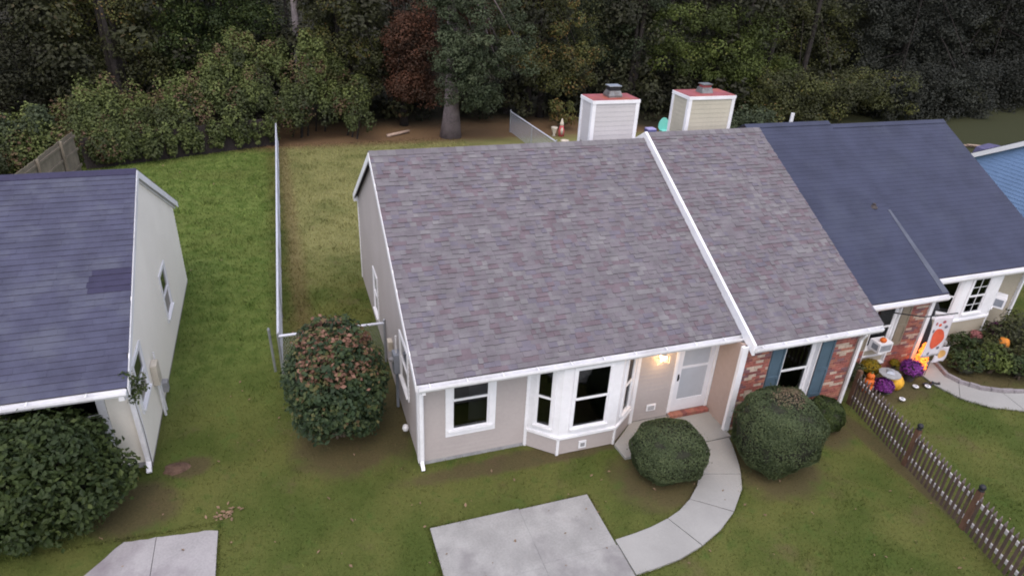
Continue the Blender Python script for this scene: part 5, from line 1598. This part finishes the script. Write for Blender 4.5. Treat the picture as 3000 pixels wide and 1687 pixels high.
t = thing('toy_bin', (18.50, 23.2, 0), 'blue toy bin with lilac lid left of the teal chair', 'bin')
MB().hexa([(18.25, 23.0, 0), (18.70, 23.0, 0), (18.70, 23.4, 0), (18.25, 23.4, 0), (18.20, 22.95, .5), (18.75, 22.95, .5), (18.75, 23.45, .5), (18.20, 23.45, .5)]).build('bin', M['blue_plastic'], t)
MB().box(18.22, 18.73, 22.97, 23.43, .50, .56).build('lid', M['lilac_plastic'], t)
t = thing('timber_pile', (38, 18, 0), 'pale boards lying on the dark lawn behind the dark roof', 'boards')
for k in range(3): MB().hexa([(37.3 + .1 * k, 18.2 - .12 * k, .02 + .06 * k), (39.3, 17.2 - .1 * k, .02 + .06 * k), (39.35, 17.35 - .1 * k, .02 + .06 * k), (37.35 + .1 * k, 18.35 - .12 * k, .02 + .06 * k), (37.3 + .1 * k, 18.2 - .12 * k, .07 + .06 * k), (39.3, 17.2 - .1 * k, .07 + .06 * k), (39.35, 17.35 - .1 * k, .07 + .06 * k), (37.35 + .1 * k, 18.35 - .12 * k, .07 + .06 * k)]).build('board', M['log'], t)
t = thing('covered_boat', (37.2, 16.2, 0), 'low dark blue tarpaulin cover with pale ends behind the dark roof', 'cover')
mb = MB(); mb.prism([(36.2, 15.6, 0), (38.4, 15.6, 0), (38.2, 15.6, .45), (37.3, 15.6, .6), (36.4, 15.6, .45)], (0.2, 1.2, 0)); mb.build('tarpaulin', M['tarp'], t)
for x in (36.3, 38.2): MB().box(x, x + .2, 15.45, 15.59, .1, .35).build('weight', M['pvc'], t)

# ------------------------------------------------------------------ vine thicket and trees along the wood edge
def lerp_tab(x, tab):
    return float(np.interp(x, [a for a, _ in tab], [b for _, b in tab]))
TOP = [(-14.5, 1.1), (-13, 1.7), (-11.5, 1.9), (-9.6, 3.0), (-8.2, 2.3), (-6.6, 2.9), (-5.2, 3.7), (-3.6, 4.9), (-2, 4.2), (-0.2, 4.7), (1.0, 3.9), (2.2, 2.6), (3, 3.2)]
BOT = [(-14.5, 0.3), (-10, 0.7), (-6.6, 1.0), (-2, 1.2), (3, 1.2)]
vt = thing('vine_thicket', (-5, 26, 0), 'bright green vines draped in a sloping mass over the dark back fence', 'vines')
cl, mb = [], MB()
for k in range(360):
    x = rng.uniform(-14.4, 2.6)
    tp, bt = lerp_tab(x, TOP), lerp_tab(x, BOT)
    u = rng.random() ** 0.8
    z = bt + (tp - bt) * u + 0.25 * rng.normal()
    yb_ = 22.2 + (x + 10.4) * 0.33 if x < -2 else 25.0
    y = yb_ - 0.15 + 3.0 * u + 0.3 * rng.normal()
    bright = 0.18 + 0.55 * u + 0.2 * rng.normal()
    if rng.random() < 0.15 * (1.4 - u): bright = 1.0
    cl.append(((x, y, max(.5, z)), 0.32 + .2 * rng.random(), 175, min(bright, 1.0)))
    if k % 9 == 0: MB().tube([(x, y + .6, 0), (x + .2, y + .4, z * .6), (x, y, z)], [.05, .035, .015], 5).build('vine_stem', M['bark_dark'], vt)
for k in range(70):        # strands hanging over the fence boards
    x = rng.uniform(-10.2, -2.3)
    yb_ = 22.2 + (x + 10.4) * 0.33
    z0 = rng.uniform(.35, 1.1)
    for j in range(3): cl.append(((x + .1 * rng.normal(), yb_ - .12, z0 + .28 * j), .16, 38, .2 + .5 * rng.random()))
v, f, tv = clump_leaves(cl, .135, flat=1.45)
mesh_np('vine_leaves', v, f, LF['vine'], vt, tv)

def crown(boxes, n, cr, cnt, tn):
    """clumps in boxes (x0,x1,y0,y1,z0,z1,weight)"""
    out = []
    w = np.array([b[6] for b in boxes], float); w /= w.sum()
    for k in range(n):
        b = boxes[rng.choice(len(boxes), p=w)]
        out.append(((rng.uniform(b[0], b[1]), rng.uniform(b[2], b[3]), rng.uniform(b[4], b[5])), cr * (.65 + .7 * rng.random()), cnt, tn[0] + (tn[1] - tn[0]) * rng.random()))
    return out
tree('broadleaf_tree', 'big tree with thick grey trunk and grey-green leaves on the lawn edge', (6.9, 25.15, 0), 0.46,
     crown([(5.8, 8.4, 22.9, 24.5, 2.3, 7.5, 4.5), (6.2, 10.8, 22.8, 25, 3.6, 6.6, 4), (6.0, 10.4, 23.5, 27, 6.5, 11, 2), (7.6, 9.2, 23.2, 24.6, 1.8, 3.0, 1)], 170, .46, 153, (.2, .95)), 0.126, 'grey', trunk_top=10.0, limbs=5)
tree('russet_tree', 'tree with rust-red autumn leaves left of the big grey trunk', (5.0, 28.2, 0), 0.2,
     crown([(4.0, 6.6, 26.2, 28.6, 1.6, 6, 3), (4.6, 9.8, 26.4, 29, 4.4, 9, 3)], 210, .6, 136, (.05, .95)), 0.126, 'rus', trunk_top=8, bark='bark_dark')
tree('broadleaf_tree', 'olive tree crown between the tall bare trunk and the russet tree', (1.6, 29.5, 0), 0.2,
     crown([(-0.2, 3.8, 27.6, 30, 3.4, 10, 3), (0.6, 3.4, 27.2, 28.5, 1.9, 4.5, 1)], 140, .6, 144, (.1, .85)), 0.133, 'olive', trunk_top=9, bark='bark_dark')
tree('pine_tree', 'tall bare pale pine trunk rising above the vines', (-0.62, 30.0, 0), 0.27,
     crown([(-3.4, 2.2, 28, 32, 10.5, 15, 1)], 60, .7, 119, (.1, .6)), 0.148, 'con', trunk_top=14.5, limbs=8, bark='bark_pale')
tree('broadleaf_tree', 'mid green tree behind the highest part of the vines', (-4.2, 31.0, 0), 0.22,
     crown([(-7.4, -1.6, 28.6, 31.6, 2.8, 11, 3)], 260, .65, 144, (.15, .8)), 0.133, 'lush', trunk_top=9, bark='bark_dark')
tree('broadleaf_tree', 'brownish olive tree above the lower vines at left', (-9.6, 31.5, 0), 0.2,
     crown([(-12.4, -7.4, 28.5, 32, 2.2, 10.5, 3)], 260, .65, 136, (.1, .95)), 0.133, 'olive', trunk_top=9, bark='bark_dark')
tree('broadleaf_tree', 'dark tree in the top left corner above the wooden fence', (-15.2, 30.0, 0), 0.22,
     crown([(-18.5, -11.8, 27.0, 31, 1.6, 10, 3)], 280, .65, 136, (.05, .75)), 0.133, 'dark', trunk_top=9, bark='bark_dark')
small = crown([(-14.2, -11.6, 22.6, 24.6, .5, 2.4, 1)], 40, .42, 80, (.2, .8))
loose_bush('understory_shrub', 'grey-green shrub at the far left behind the wooden fence', (-13, 23.6, 0), small, .16, 'grey', 6)
tree('broadleaf_tree', 'olive and yellow tree left of the left chimney', (13.6, 29.0, 0), 0.22,
     crown([(10.6, 16.8, 27, 30, 3.4, 10.5, 4), (12.2, 16.6, 26.6, 28.2, 2.2, 4.4, 1.4)], 190, .62, 144, (.1, .98)), 0.133, 'olive', trunk_top=9.5, bark='bark_dark')
tree('broadleaf_tree', 'grey-green tree behind and above the left chimney', (19.0, 30.5, 0), 0.22,
     crown([(16.0, 22.2, 28.4, 31.4, 3.0, 10.5, 3)], 160, .65, 136, (.05, .85)), 0.133, 'grey', trunk_top=9.5, bark='bark_dark')
tree('broadleaf_tree', 'bright yellow-green tree right of the right chimney', (27.2, 28.4, 0), 0.2,
     crown([(21.2, 29.6, 26.6, 29.5, 2.6, 6.6, 3), (25.8, 31.2, 26.4, 28.8, .6, 3.6, 1.8)], 210, .62, 136, (.05, .95)), 0.141, 'yel', trunk_top=6, bark='bark_dark')
tree('broadleaf_tree', 'dull olive tree above the ridge of the dark roof', (33.6, 30.6, 0), 0.22,
     crown([(29.6, 38.4, 28.8, 31.4, 1.0, 7.5, 3), (28.0, 36.0, 30.0, 33, 5.0, 11, 2), (27.5, 39.0, 23.5, 27.5, .4, 3.0, 2.6)], 330, .7, 144, (.1, .8)), 0.148, 'olive', trunk_top=9, bark='bark_dark')
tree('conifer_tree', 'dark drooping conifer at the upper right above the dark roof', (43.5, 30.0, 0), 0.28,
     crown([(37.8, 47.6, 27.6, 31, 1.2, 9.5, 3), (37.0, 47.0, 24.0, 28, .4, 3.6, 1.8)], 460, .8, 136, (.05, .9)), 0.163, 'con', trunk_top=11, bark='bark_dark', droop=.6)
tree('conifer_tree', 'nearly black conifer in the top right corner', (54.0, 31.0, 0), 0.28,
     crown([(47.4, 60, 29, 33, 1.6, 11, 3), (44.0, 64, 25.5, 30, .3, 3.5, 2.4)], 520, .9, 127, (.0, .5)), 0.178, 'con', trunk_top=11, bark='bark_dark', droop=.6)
orange = crown([(13.2, 14.6, 25.2, 26.2, .5, 1.6, 1)], 18, .35, 60, (.6, 1.0))
loose_bush('understory_shrub', 'small bush with orange-tinged leaves above the red garden figure', (13.9, 25.8, 0), orange, .15, 'olive', 5)
sh = crown([(23.6, 26.4, 22.0, 23.4, .3, 1.5, 1)], 34, .42, 75, (.2, .8))
loose_bush('understory_shrub', 'grey-green shrub at the right foot of the right chimney', (25, 22.6, 0), sh, .16, 'grey', 5)

# deep woods behind: one dark mass
def woods():
    P, mb = [], MB()
    cl = []
    for k in range(240):
        x = rng.uniform(-40, 95)
        y = 31.5 + 38 * rng.random() ** 1.3
        if k < 90: y = rng.uniform(28.5, 33)
        if y < 33 and 37 < x: y += 3
        h = rng.uniform(7, 13)
        r = rng.uniform(1.6, 2.8)
        mb.tube([(x, y, -.1), (x + .1, y, h * .5), (x, y, h)], [.2, .15, .05], 6)
        for j in range(13):
            q = unit(1)[0]
            cl.append(((x + q[0] * r, y + q[1] * r, max(.7, h * .58 + q[2] * h * .45)), .95, 100, .1 + .65 * rng.random()))
    # understory
    for k in range(640):
        x = rng.uniform(-34, 66)
        y = 27.5 + 8 * rng.random()
        if x < 3: y += 1.5
        if x > 48: y += 3.5
        elif x > 20: y -= 2.5
        cl.append(((x, y, .3 + 2.2 * rng.random()), .75, 95, .05 + .75 * rng.random()))
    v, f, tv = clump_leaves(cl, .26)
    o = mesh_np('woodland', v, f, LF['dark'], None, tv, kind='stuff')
    tag(o, 'dark mass of woods filling the background behind the houses', 'woods')
    mb.build('tree_trunks', M['bark_dark'], o)
woods()
